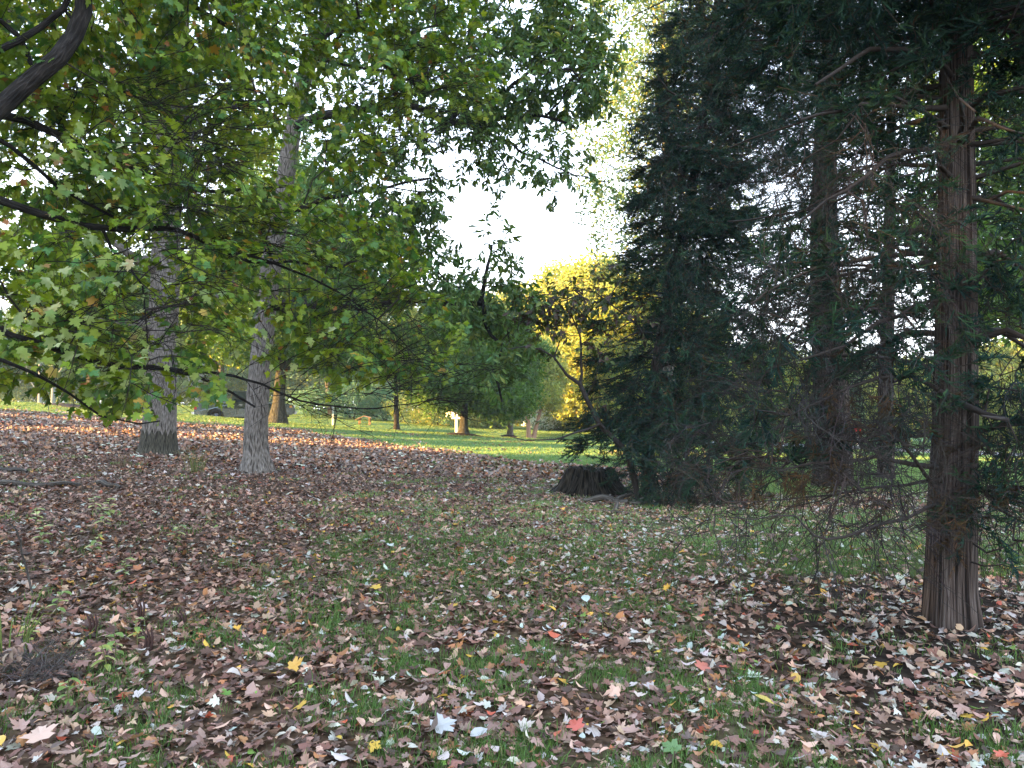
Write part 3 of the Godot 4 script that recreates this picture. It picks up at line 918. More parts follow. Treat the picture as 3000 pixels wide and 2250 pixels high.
func truck(at: Vector3) -> void:
	var t := thing("pickup_truck", "dark green pickup truck parked beyond the two grey trunks", "truck", at)
	t.rotation.y = 0.37
	t.rotation.z = 0.02
	var w := 0.98
	var body := PackedVector2Array()
	for q in [[-2.95, 0.52], [-2.98, 0.72], [-2.93, 1.15], [-2.90, 1.28], [-0.62, 1.27], [-0.58, 1.22], [1.28, 1.22], [1.55, 1.20], [2.55, 1.12], [2.82, 1.02], [2.90, 0.85], [2.92, 0.55], [2.72, 0.42]]: body.append(Vector2(q[0], q[1]))
	for i in range(0, 9): body.append(Vector2(1.82 + cos(PI * i / 8.0) * 0.50, 0.42 + sin(PI * i / 8.0) * 0.50))
	body.append(Vector2(1.1, 0.36)); body.append(Vector2(-1.2, 0.36))
	for i in range(0, 9): body.append(Vector2(-1.78 + cos(PI * i / 8.0) * 0.50, 0.42 + sin(PI * i / 8.0) * 0.50))
	body.append(Vector2(-2.7, 0.45))
	var g := Geo.new(); g.prism(body, w, 1.06, 0.34); build("body", g.mesh(), M.paint_green, t)
	for wx in [-1.78, 1.82]:
		g = Geo.new(); g.box(Vector3(wx - 0.53, 0.3, -0.90), Vector3(wx + 0.53, 0.94, 0.90)); build("wheel_well", g.mesh(), M.black, t)
	g = Geo.new()
	for sz in [-1.0, 1.0]:
		g.box(Vector3(-2.92, 1.272, sz * 0.77 - 0.07), Vector3(-0.92, 1.315, sz * 0.77 + 0.07))
	g.box(Vector3(-2.93, 1.272, -0.9), Vector3(-2.84, 1.31, 0.9))
	build("bed_rail", g.mesh(), M.paint_green, t)
	g = Geo.new(); g.box(Vector3(-2.8, 1.27, -0.76), Vector3(-0.94, 1.30, 0.76)); build("bed_cover", g.mesh(), M.chrome, t)
	var cab := PackedVector2Array([Vector2(-0.62, 1.2), Vector2(-0.56, 1.80), Vector2(-0.46, 1.95), Vector2(0.45, 1.98), Vector2(0.72, 1.88), Vector2(1.42, 1.2)])
	g = Geo.new(); g.prism(cab, 0.93, 1.25, 0.17); build("cab", g.mesh(), M.paint_green, t)
	for sz in [-1.0, 1.0]:
		for k in 2:
			var q = [[Vector2(-0.42, 1.29), Vector2(-0.38, 1.70), Vector2(0.14, 1.73), Vector2(0.14, 1.29)], [Vector2(0.26, 1.29), Vector2(0.26, 1.73), Vector2(0.58, 1.71), Vector2(1.08, 1.29)]][k]
			g = Geo.new()
			var p := []
			for e in q: p.append(Vector3(e.x, e.y, sz * (0.937 - 0.17 * clampf((e.y - 1.25) / 0.55, 0, 1))))
			if sz > 0: g.quad(p[0], p[1], p[2], p[3])
			else: g.quad(p[3], p[2], p[1], p[0])
			build("window", g.mesh(), M.glass_dark, t)
		for k in 2:
			g = Geo.new()
			var x0: float = [-0.5, 0.22][k]
			g.box(Vector3(x0 + 0.08, 1.08, sz * w - 0.03), Vector3(x0 + 0.28, 1.115, sz * w + 0.02)); build("door_handle", g.mesh(), M.chrome, t)
			g = Geo.new()
			g.box(Vector3(x0 - 0.06, 0.5, sz * (w - 0.01) - 0.003), Vector3(x0 - 0.045, 1.2, sz * (w - 0.01) + 0.012)); build("door_seam", g.mesh(), M.black, t)
		g = Geo.new(); g.box(Vector3(1.02, 1.28, sz * 1.07 - 0.1), Vector3(1.14, 1.48, sz * 1.07 + 0.1)); build("mirror", g.mesh(), M.paint_green, t)
		g = Geo.new(); g.box(Vector3(-3.0, 0.86, sz * 0.87 - 0.11), Vector3(-2.82, 1.20, sz * 0.87 + 0.095)); build("tail_light", g.mesh(), M.red_lens, t)
		g = Geo.new(); g.box(Vector3(2.66, 0.86, sz * 0.84 - 0.12), Vector3(2.93, 1.02, sz * 0.84 + 0.11)); build("headlight", g.mesh(), M.clear_lens, t)
		g = Geo.new(); g.box(Vector3(2.58, 0.88, sz * 0.9 - 0.07), Vector3(2.74, 1.0, sz * 0.9 + 0.075)); build("side_marker", g.mesh(), M.amber_lens, t)
		for wx in [-1.78, 1.82]:
			g = Geo.new()
			g.tube(PackedVector3Array([Vector3(wx, 0.40, sz * 0.70), Vector3(wx, 0.40, sz * 0.72), Vector3(wx, 0.40, sz * 0.93), Vector3(wx, 0.40, sz * 0.95)]), PackedFloat32Array([0.30, 0.40, 0.40, 0.30]), 24)
			var wh := build("wheel", g.mesh(), M.rubber, t)
			g = Geo.new()
			g.tube(PackedVector3Array([Vector3(wx, 0.40, sz * 0.86), Vector3(wx, 0.40, sz * 0.935), Vector3(wx, 0.40, sz * 0.94)]), PackedFloat32Array([0.25, 0.25, 0.02]), 16)
			build("rim", g.mesh(), M.chrome, wh)
	g = Geo.new(); g.quad(Vector3(0.52, 1.83, 0.70), Vector3(1.10, 1.27, 0.86), Vector3(1.10, 1.27, -0.86), Vector3(0.52, 1.83, -0.70)); build("windscreen", g.mesh(), M.glass_dark, t)
	g = Geo.new(); g.quad(Vector3(-0.87, 1.76, -0.68), Vector3(-0.91, 1.32, -0.8), Vector3(-0.91, 1.32, 0.8), Vector3(-0.87, 1.76, 0.68)); build("rear_window", g.mesh(), M.glass_dark, t)
	for part in t.get_children():
		if String(part.name).begins_with("cab") or String(part.name).begins_with("window") or String(part.name).begins_with("mirror"): part.position.x -= 0.28
	g = Geo.new(); g.box(Vector3(-3.12, 0.50, -0.92), Vector3(-2.94, 0.72, 0.92)); build("rear_bumper", g.mesh(), M.chrome, t)
	g = Geo.new(); g.box(Vector3(2.88, 0.45, -0.92), Vector3(3.03, 0.68, 0.92)); build("front_bumper", g.mesh(), M.chrome, t)
	g = Geo.new(); g.box(Vector3(-2.5, 0.28, -0.6), Vector3(2.6, 0.45, 0.6)); build("underbody", g.mesh(), M.black, t)

func house(at: Vector3) -> void:
	var t := thing("house", "pale sided house with a shuttered window, half hidden by golden trees", "house", at)
	t.rotation.y = 0.15
	var g := Geo.new(); g.box(Vector3(-4.5, -0.4, -6.0), Vector3(4.5, 3.0, 0.0)); var wall := build("wall", g.mesh(), M.siding, t)
	for i in 17:
		g = Geo.new()
		var y := -0.1 + i * 0.18
		g.quad(Vector3(-4.5, y, 0.035), Vector3(-4.5, y + 0.18, 0.008), Vector3(4.5, y + 0.18, 0.008), Vector3(4.5, y, 0.035))
		g.quad(Vector3(-4.5, y, 0.008), Vector3(-4.5, y, 0.035), Vector3(4.5, y, 0.035), Vector3(4.5, y, 0.008))
		build("siding_board", g.mesh(), M.siding, wall)
	g = Geo.new()
	var roof := PackedVector2Array([Vector2(-0.6, 2.85), Vector2(3.0, 4.9), Vector2(6.6, 2.85), Vector2(6.6, 3.02), Vector2(3.0, 5.08), Vector2(-0.6, 3.02)])
	g.prism(roof, 4.9)
	var r := build("roof", g.mesh(), M.shingle, t)
	r.rotation.y = PI / 2
	g = Geo.new(); g.prism(PackedVector2Array([Vector2(0, 3.0), Vector2(3.0, 4.75), Vector2(6.0, 3.0)]), 4.48); r = build("gable", g.mesh(), M.siding, t); r.rotation.y = PI / 2
	for k in 3:
		var x: float = [-1.7, 0.9, 3.2][k]
		g = Geo.new()
		for e in [[-0.5, 1.15, 0.5, 1.23], [-0.5, 2.27, 0.5, 2.35], [-0.5, 1.23, -0.42, 2.27], [0.42, 1.23, 0.5, 2.27], [-0.42, 1.72, 0.42, 1.78], [-0.02, 1.23, 0.02, 1.72], [-0.02, 1.78, 0.02, 2.27]]:
			g.box(Vector3(x + e[0], e[1], 0.03), Vector3(x + e[2], e[3], 0.09))
		var f := build("window", g.mesh(), M.white_paint, t)
		g = Geo.new(); g.quad(Vector3(x - 0.43, 1.22, 0.045), Vector3(x - 0.43, 2.28, 0.045), Vector3(x + 0.43, 2.28, 0.045), Vector3(x + 0.43, 1.22, 0.045)); build("pane", g.mesh(), M.glass_dark, f)
		for s in [-1.0, 1.0]:
			g = Geo.new(); g.box(Vector3(x + s * 0.74 - 0.2, 1.15, 0.035), Vector3(x + s * 0.74 + 0.2, 2.35, 0.075)); build("shutter", g.mesh(), M.shutter, t)


# ------------------------------------------------------------------ the maple that hangs in from the left
func limb(called: String, parent: Node, rows: Array, r0: float, r1: float, m: Material, jitter := 0.012, sides := 9) -> PackedVector3Array:
	var p := fine(line(rows), 0.16, jitter)
	var g := Geo.new()
	g.tube(p, taper(p.size(), r0, r1), sides, 1.0, [[3, 0.05, 1.0, 0.0]], 0.25, 0.2, 0.05)
	build(called, g.mesh(), m, parent)
	return p

func make_maple() -> void:
	var base := on_ground(-5.4, -5.0)
	var t := thing("overhanging_maple", "maple whose dark limbs and green and gold leaves hang in from the left", "tree", Vector3.ZERO)
	var wood := []
	var g := Geo.new()
	var tp := fine(PackedVector3Array([base + Vector3(0, -0.3, 0), base + Vector3(0.05, 0.9, 0), base + Vector3(0.1, 2.2, -0.1), base + Vector3(0.0, 4.0, -0.2), base + Vector3(-0.2, 7.0, -0.3), base + Vector3(0, 10.0, -0.4)]), 0.3)
	g.tube(tp, taper(tp.size(), 0.27, 0.07), 20, 1.0, [[5, 0.1, 0.3, 1.0], [3, 0.04, 1.0, 0.0]], 0.7, 0.4)
	g.smooth_normals()
	build("trunk", g.mesh(), M.maple_bark, t)
	wood.append(tp)
	var limbs := [
		[[[-215, 250, 5.0], [-120, 205, 5.3], [-45, 150, 5.6], [0, 107, 5.7], [30, 83, 5.8], [58, 60, 5.8], [75, 35, 5.9], [83, 10, 5.9], [88, -40, 6.0], [110, -140, 6.3]], 0.085, 0.05],
		[[[-60, 60, 5.6], [-10, 55, 5.7], [22, 40, 5.8], [42, 27, 5.85], [62, 10, 5.9], [72, -8, 5.9]], 0.028, 0.022],
		[[[-40, 10, 5.9], [0, 20, 6.0], [22, 40, 6.1], [32, 62, 6.1], [36, 80, 5.9]], 0.02, 0.024],
		[[[-220, 215, 5.0], [-120, 140, 5.4], [-40, 112, 5.8], [2, 115, 6.0], [50, 130, 6.3], [104, 157, 6.8], [150, 176, 7.2], [190, 190, 7.6], [225, 191, 8.0], [290, 186, 8.5]], 0.05, 0.012],
		[[[-215, 260, 5.1], [-100, 205, 5.4], [-20, 195, 5.8], [40, 215, 6.1], [102, 227, 6.5], [150, 229, 6.8], [181, 231, 7.1], [215, 246, 7.5], [250, 262, 7.9], [290, 262, 8.3], [340, 268, 8.6]], 0.045, 0.010],
		[[[-215, 235, 5.1], [-120, 150, 5.4], [-20, 130, 5.8], [36, 168, 6.1], [80, 200, 6.5], [125, 222, 6.9]], 0.032, 0.012],
		[[[-215, 280, 5.0], [-120, 290, 5.2], [-40, 318, 5.6], [40, 345, 5.9], [110, 364, 6.2], [152, 368, 6.5], [190, 374, 6.8], [230, 392, 7.2], [255, 407, 7.4]], 0.042, 0.010],
		[[[150, 368, 6.5], [215, 372, 7.0], [262, 384, 7.4], [300, 400, 7.7], [360, 408, 8.0], [410, 404, 8.3], [440, 396, 8.5]], 0.016, 0.004],
		[[[102, 227, 6.5], [112, 250, 6.5], [130, 268, 6.5], [142, 285, 6.5], [146, 310, 6.55], [148, 345, 6.6]], 0.012, 0.006],
		[[[225, 250, 7.4], [270, 262, 7.8], [310, 277, 8.1], [350, 300, 8.4], [390, 330, 8.7], [420, 360, 8.9]], 0.016, 0.005],
		[[[-215, 230, 5.0], [-120, 60, 5.6], [0, -30, 6.2], [120, -40, 7.0], [200, 10, 7.6], [255, 40, 8.2], [300, 55, 8.6], [370, 70, 9.0], [430, 85, 9.3]], 0.05, 0.010],
		[[[-215, 290, 4.9], [-130, 340, 5.0], [-30, 352, 5.2], [30, 372, 5.5], [70, 395, 5.8], [100, 415, 6.0], [140, 423, 6.2], [160, 421, 6.3]], 0.024, 0.005],
	]
	for e in limbs: wood.append(limb("limb", t, e[0], e[1], e[2], M.maple_bark))
	var blobs := [
		[40, -60, 6.3, 160, 110, 0.8], [220, -70, 7.4, 140, 110, 0.9], [370, -50, 8.6, 110, 100, 0.8],
		[60, 60, 6.4, 110, 75, 0.7], [200, 60, 7.5, 120, 80, 0.9], [330, 60, 8.4, 110, 85, 0.8, 0.65], [430, 60, 9.0, 60, 65, 0.5],
		[90, 165, 6.6, 110, 70, 0.7], [200, 190, 7.6, 110, 65, 0.7], [325, 190, 8.5, 80, 70, 0.6, 0.45],
		[50, 270, 6.2, 90, 55, 0.6], [170, 280, 7.0, 100, 55, 0.7, 0.8], [300, 262, 8.3, 90, 55, 0.6, 0.9], [390, 265, 8.8, 55, 50, 0.5],
		[30, 345, 5.9, 60, 45, 0.5], [100, 358, 6.2, 85, 36, 0.5], [180, 362, 6.8, 55, 24, 0.4], [310, 335, 8.2, 90, 38, 0.5, 0.75], [410, 345, 8.8, 55, 40, 0.4, 0.5],
		[140, 395, 6.4, 40, 10, 0.3, 0.6], [380, 375, 8.2, 60, 18, 0.3, 0.3],
		[-120, 60, 6.0, 120, 150, 0.9, 0.7], [-140, 280, 5.6, 110, 90, 0.7, 0.6],
	]
	var sk := skeleton(wood, blob_points(blobs, 760), 0.22, 0.10)
	tag(build("twigs", wood_mesh(sk, 0.0032, 0.5, 5), M.dark_bark, t), "", "", "", "stuff")
	var sprays := []
	for i in 6: sprays.append(maple_spray(10, 0.08, PAL.maple))
	foliage(t, "foliage", sprays, M.leaf, dress(sk, 4, 0.19, 0.35, 0.8, 1.1).filter(func(x): return not hangs_low(x.origin)), 0.2)
	var fans := []
	for i in 3: fans.append(bare_twigs(0.8, 2, 0.05, Color(0.02, 0.017, 0.015), 0.009))
	var spots := []
	for q in blob_points([[300, 385, 7.6, 90, 25, 0.4], [400, 375, 8.2, 60, 35, 0.4], [250, 250, 7.6, 90, 60, 0.4, 0.5], [330, 320, 8.2, 80, 40, 0.4], [120, 140, 6.4, 120, 90, 0.4], [100, 300, 5.9, 100, 70, 0.3], [380, 110, 8.6, 80, 80, 0.4]], 210):
		spots.append(Transform3D(frame(Vector3(1.0, rng.randf_range(-0.5, 0.4), rng.randf_range(-0.5, 0.5))), q))
	foliage(t, "bare_twigs", fans, M.dead_twig, spots, 0.3)
	# the leaves that show largest, one by one
	var shapes := []
	for i in 8: shapes.append(leaf_mesh("maple", rng.randf_range(-0.2, 0.35), rng.randf_range(0.0, 0.5), rng.randf_range(-0.3, 0.3)))
	var mats := []
	for c in [Color(0.14, 0.20, 0.018), Color(0.10, 0.165, 0.02), Color(0.055, 0.12, 0.03), Color(0.12, 0.18, 0.02), Color(0.075, 0.145, 0.025), Color(0.36, 0.23, 0.03), Color(0.24, 0.10, 0.04), Color(0.40, 0.24, 0.16)]:
		var m := plain(c, 0.5, 0.0, 0.4)
		m.backlight_enabled = true
		m.backlight = Color(0.9, 0.9, 0.65)
		mats.append(m)
	var near := blob_points([[40, 336, 5.5, 60, 42, 0.3], [100, 362, 5.8, 70, 28, 0.3], [170, 374, 6.3, 36, 18, 0.3, 0.7], [70, 280, 5.7, 70, 45, 0.3, 0.6], [150, 300, 6.2, 80, 50, 0.3, 0.5], [110, 392, 6.0, 50, 12, 0.25], [300, 350, 7.4, 60, 26, 0.3, 0.3], [60, 180, 5.9, 80, 70, 0.3, 0.4], [230, 330, 7.0, 60, 40, 0.3, 0.4]], 290)
	for q in near:
		if hangs_low(q): q += Vector3(-0.5, 0.35, 0.0)
		var o := build("leaf", shapes[rng.randi() % 8], mats[pick([[4, 0], [4, 1], [3, 2], [4, 3], [4, 4], [0.7, 5], [0.6, 6], [0.25, 7]])], t)
		var b := frame(Vector3(rng.randf_range(-1, 1), rng.randf_range(-1.3, 0.0), rng.randf_range(-0.6, 0.6)), Vector3(rng.randf_range(-0.6, 0.6), 1, rng.randf_range(-0.2, 0.8)))
		o.transform = Transform3D(b.scaled_local(Vector3.ONE * rng.randf_range(0.06, 0.10)), q)


# ------------------------------------------------------------------ the two grey trunks
func big_trunk(t: Node3D, rows: Array, radii: Array, foot: float, moss: Color) -> PackedVector3Array:
	var p := fine(line(rows), 0.18)
	p[0].y = hgt(p[0].x, p[0].z) - 0.25
	var r := PackedFloat32Array()
	var total := 0.0
	var at := [0.0]
	for i in range(1, p.size()):
		total += p[i].distance_to(p[i - 1]); at.append(total)
	for i in p.size():
		var f: float = at[i] / total * (radii.size() - 1)
		var k := mini(int(f), radii.size() - 2)
		r.append(lerpf(radii[k], radii[k + 1], f - k))
	var cut := 1
	while cut < p.size() - 2 and at[cut] < foot: cut += 1
	var g := Geo.new()
	g.tube(p, r, 40, 1.0, [[6, 0.16, 0.7, 1.0], [9, 0.04, 2.0, 1.0], [3, 0.035, 1.0, 0.0], [17, 0.012, 0.0, 0.0]], 0.6, 0.24, 0.02)
	g.smooth_normals()
	build("trunk", g.mesh(), M.oak_bark, t)
	if foot > 0.0:      # the darker, mossy bark at the foot
		var f := Geo.new()
		var q := p.slice(0, cut); var s := r.slice(0, cut)
		for i in s.size(): s[i] *= 1.012 - 0.02 * maxf(0.0, float(i - s.size() + 2))
		f.tube(q, s, 40, 1.0, [[6, 0.16, 0.7, 1.0], [9, 0.04, 2.0, 1.0], [3, 0.035, 1.0, 0.0], [17, 0.02, 0.0, 0.0]], 0.6, 0.24, 0.02)
		f.smooth_normals()
		tag(build("foot_bark", f.mesh(), M.oak_foot, t), "dark mossy bark at the trunk's foot")
	return p

func make_grey_trees() -> void:
	# the broad trunk
	var t := thing("broad_grey_tree", "broad grey trunk with a dark mossy foot, standing in the leaf litter", "tree", Vector3.ZERO)
	var wood := [big_trunk(t, [[157, 456, 17.5], [159, 438, 17.5], [160, 415, 17.5], [161, 385, 17.5], [163, 330, 17.5], [166, 275, 17.5], [167, 235, 17.5], [169, 180, 17.4], [173, 110, 17.3], [178, 40, 17.2], [184, -40, 17.0], [190, -160, 16.8]], [0.38, 0.33, 0.315, 0.30, 0.27, 0.22, 0.16, 0.10], 0.95, Color.WHITE)]
	for e in [
		[[[158, 270, 17.4], [145, 262, 17.1], [132, 257, 16.8], [110, 240, 16.5], [70, 235, 16.2]], 0.13, 0.04],
		[[[158, 330, 17.4], [130, 323, 17.0], [104, 322, 16.7], [60, 330, 16.4], [10, 322, 16.0]], 0.12, 0.035],
		[[[168, 300, 17.3], [190, 304, 16.8], [204, 305, 16.6], [214, 300, 16.5], [224, 294, 16.4], [240, 270, 16.5]], 0.12, 0.05],
		[[[172, 110, 17.3], [190, 88, 17.0], [212, 66, 16.8], [240, 30, 16.5], [260, -30, 16.2]], 0.10, 0.05],
		[[[170, 150, 17.3], [140, 110, 17.0], [110, 60, 16.8], [80, 10, 16.6]], 0.10, 0.04],
		[[[178, 30, 17.2], [150, -20, 17.4], [110, -80, 17.8]], 0.09, 0.04]]:
		wood.append(limb("limb", t, e[0], e[1], e[2], M.oak_bark, 0.03, 10))
	var sk := skeleton(wood, blob_points([[60, 0, 17, 140, 110, 2.0], [180, -60, 17, 130, 90, 2.0], [110, 130, 17.5, 120, 80, 2.0], [240, 60, 17.5, 90, 90, 1.6], [30, 250, 17, 90, 60, 1.8], [200, 190, 18.5, 90, 80, 1.5], [90, 325, 17.5, 80, 34, 1.5, 0.7], [230, 275, 17.5, 50, 36, 1.2, 0.7], [-60, 130, 17.5, 80, 120, 2.0, 0.6]], 560), 0.45, 0.08)
	tag(build("twigs", wood_mesh(sk, 0.008, 0.5, 5), M.grey_bark, t), "", "", "", "stuff")
	var sprays := []
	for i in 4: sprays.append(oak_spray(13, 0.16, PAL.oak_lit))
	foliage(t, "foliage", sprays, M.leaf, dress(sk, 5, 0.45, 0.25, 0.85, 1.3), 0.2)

	# the slimmer, leaning trunk
	t = thing("leaning_grey_tree", "slimmer grey trunk leaning right, its long limbs reaching over the lawn", "tree", Vector3.ZERO)
	wood = [big_trunk(t, [[257, 474, 15], [256, 456, 15], [256, 430, 15], [257, 405, 15], [261, 360, 15], [266, 310, 15], [272, 262, 15], [279, 220, 15], [287, 170, 15], [295, 120, 14.9], [304, 80, 14.8], [318, 40, 14.6], [333, 0, 14.4], [350, -70, 14.2], [360, -170, 14.0]], [0.25, 0.215, 0.20, 0.19, 0.175, 0.155, 0.135, 0.10, 0.07], 0.0, Color.WHITE)]
	for e in [
		[[[294, 128, 14.9], [325, 116, 14.4], [356, 111, 14.1], [390, 106, 13.9], [416, 107, 13.7], [432, 114, 13.6], [444, 122, 13.5], [472, 123, 13.4], [509, 118, 13.2], [546, 116, 13.0], [575, 128, 12.9]], 0.105, 0.02],
		[[[269, 306, 15.0], [300, 303, 14.7], [352, 308, 14.3], [395, 302, 14.0], [426, 301, 13.8], [456, 305, 13.6], [481, 303, 13.5], [484, 320, 13.4], [493, 335, 13.3], [502, 345, 13.3], [494, 366, 13.3], [497, 385, 13.2], [502, 402, 13.2]], 0.105, 0.018],
		[[[481, 303, 13.5], [484, 285, 13.5], [488, 268, 13.5], [492, 245, 13.5]], 0.05, 0.02],
		[[[290, 100, 14.9], [250, 105, 14.6], [204, 111, 14.4], [170, 128, 14.2]], 0.07, 0.03],
		[[[444, 122, 13.5], [470, 105, 13.3], [505, 92, 13.1], [530, 70, 13.0], [556, 50, 12.9]], 0.055, 0.02],
		[[[546, 116, 13.0], [560, 100, 12.9], [580, 78, 12.8]], 0.018, 0.008],
		[[[472, 123, 13.4], [490, 140, 13.3], [505, 165, 13.2], [515, 180, 13.2]], 0.022, 0.008],
		[[[318, 40, 14.6], [350, 20, 14.2], [400, 0, 13.8], [460, -20, 13.4], [530, -30, 13.0]], 0.07, 0.02],
		[[[280, 220, 15], [320, 200, 14.6], [370, 190, 14.3], [420, 180, 14.0]], 0.06, 0.02],
		[[[472, 123, 13.4], [520, 150, 13.2], [565, 172, 13.0], [610, 182, 12.9]], 0.03, 0.008]]:
		wood.append(limb("limb", t, e[0], e[1], e[2], M.maple_bark, 0.025, 10))
	sk = skeleton(wood, blob_points([
		[490, 20, 13.3, 85, 45, 1.2], [575, 30, 13.0, 52, 42, 1.0], [540, 80, 13.0, 85, 30, 1.0], [470, 90, 13.5, 70, 32, 1.2], [590, 78, 12.9, 32, 26, 0.7, 0.8],
		[380, 30, 14.0, 90, 60, 1.5, 0.6], [420, 140, 13.8, 50, 22, 1.0, 0.8], [400, 185, 14, 55, 24, 1.0, 0.8], [500, 150, 13.3, 30, 32, 0.7], [560, 170, 13.0, 48, 14, 0.6, 0.8], [520, 125, 13.2, 55, 16, 0.7, 0.8],
		[405, 212, 14, 38, 24, 0.9], [418, 262, 13.8, 42, 38, 1.0], [488, 257, 13.5, 28, 30, 0.7, 0.8], [470, 300, 13.5, 55, 26, 0.8], [500, 330, 13.3, 34, 28, 0.6, 0.8], [520, 300, 13.2, 34, 22, 0.6, 0.5], [360, 250, 14.4, 50, 50, 1.2], [340, 150, 14.5, 40, 60, 1.4, 0.6], [500, -60, 13.3, 140, 50, 1.4, 0.7], [500, 372, 13.2, 26, 26, 0.5, 0.6], [400, 330, 14, 60, 20, 0.8, 0.6]], 640), 0.4, 0.08)
	tag(build("twigs", wood_mesh(sk, 0.006, 0.5, 5), M.dark_bark, t), "", "", "", "stuff")
	sprays = []
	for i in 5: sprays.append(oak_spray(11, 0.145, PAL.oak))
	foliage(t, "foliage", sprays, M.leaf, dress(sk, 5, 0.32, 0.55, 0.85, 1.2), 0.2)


# ------------------------------------------------------------------ cedars
func cedar_trunk(t: Node3D, rows: Array, r0: float, r1: float, flare: float, flute: float) -> PackedVector3Array:
	var p := fine(line(rows), 0.12)
	p[0].y = hgt(p[0].x, p[0].z) - 0.2
	var g := Geo.new()
	g.tube(p, taper(p.size(), r0, r1), 56, 1.0, [[5, flute, 0.9, 0.0], [3, flute * 0.7, 2.2, 0.0], [8, flute * 0.5, 0.4, 0.0], [13, flute * 0.3, 1.4, 0.0], [7, 0.08, 0.2, 1.0]], flare, 0.3, 0.02)
	g.smooth_normals()
	build("trunk", g.mesh(), M.cedar_bark, t)
	return p

func cedar_branches(t: Node3D, trunk: PackedVector3Array, count: int, lo: float, hi: float, reach: float, wood: Array, sag := 0.35) -> void:
	for i in count:
		var k := int(lerpf(lo, hi, (i + rng.randf()) / count) * (trunk.size() - 1))
		var a := trunk[k]
		var yaw := i * 2.399 + rng.randf_range(-0.6, 0.6)
		var l := reach * rng.randf_range(0.5, 1.1)
		var out := Vector3(cos(yaw), rng.randf_range(-0.1, 0.35), sin(yaw))
		var p := fine(PackedVector3Array([a, a + out * l * 0.3 + ball() * 0.08, a + out * l * 0.65 + Vector3(0, -sag * l * 0.25, 0) + ball() * 0.15, a + out * l + Vector3(0, -sag * l * 0.35, 0) + ball() * 0.2]), 0.18, 0.015)
		var g := Geo.new()
		g.tube(p, taper(p.size(), rng.randf_range(0.016, 0.034), 0.006), 6)
		build("limb", g.mesh(), M.cedar_limb, t)
		wood.append(p)

# boughs in layers: rising a little from the trunk, drooping at the tip, fans of sprays along their outer part
func cedar_boughs(t: Node3D, trunk: PackedVector3Array, count: int, lo: float, hi: float, reach: float, sprays: Array, each: int, scale := 1.0) -> void:
	var g := Geo.new()
	var where := []
	for i in count:
		var f := (i + rng.randf()) / count
		var k := int(lerpf(lo, hi, f) * (trunk.size() - 1))
		var a := trunk[k]
		var yaw := i * 2.399 + rng.randf_range(-0.5, 0.5)
		var l := reach * rng.randf_range(0.6, 1.12) * (1.0 - 0.35 * f)
		var out := Vector3(cos(yaw), 0, sin(yaw))
		var side := Vector3(-out.z, 0, out.x)
		var tip := a + out * l + Vector3(0, rng.randf_range(-0.28, 0.12) * l, 0)
		var p := fine(PackedVector3Array([a, a + out * l * 0.35 + Vector3(0, 0.07 * l, 0), a.lerp(tip, 0.7) + Vector3(0, 0.06 * l, 0), tip]), 0.25, 0.015)
		g.tube(p, taper(p.size(), 0.022, 0.005), 5)
		for j in int(each * l):
			var s := 1.0 - 0.82 * pow(rng.randf(), 1.5)
			var at := p[mini(int(s * p.size()), p.size() - 1)]
			var w := rng.randf_range(-1, 1)
			at += side * w * 0.34 * l * (1.15 - 0.8 * s) + Vector3(0, rng.randf_range(-0.12, 0.05) - 0.10 * absf(w), 0) * scale
			var way := out + side * w * 0.9 + Vector3(0, rng.randf_range(-0.75, 0.15), 0)
			where.append(Transform3D(frame(way, (Vector3.UP + ball() * 0.5).normalized()).scaled_local(Vector3.ONE * rng.randf_range(0.7, 1.25) * scale), at))
	tag(build("boughs", g.mesh(), M.cedar_limb, t), "", "", "", "stuff")
	foliage(t, "foliage", sprays, M.needle, where, 0.28)

func cedar_dress(t: Node3D, sk: Dictionary, sprays: Array, twigs: Array, each: int, bare: int, spread: float, tip := 0.004) -> void:
	tag(build("twigs", wood_mesh(sk, tip, 0.45, 4, 0.03), M.cedar_limb, t), "", "", "", "stuff")
	if each: foliage(t, "foliage", sprays, M.needle, dress(sk, each, spread, 0.25, 0.75, 1.3), 0.25)
	if bare: foliage(t, "dead_twigs", twigs, M.dead_twig, dress(sk, bare, spread * 0.8, 0.3, 0.7, 1.5), 0.3)

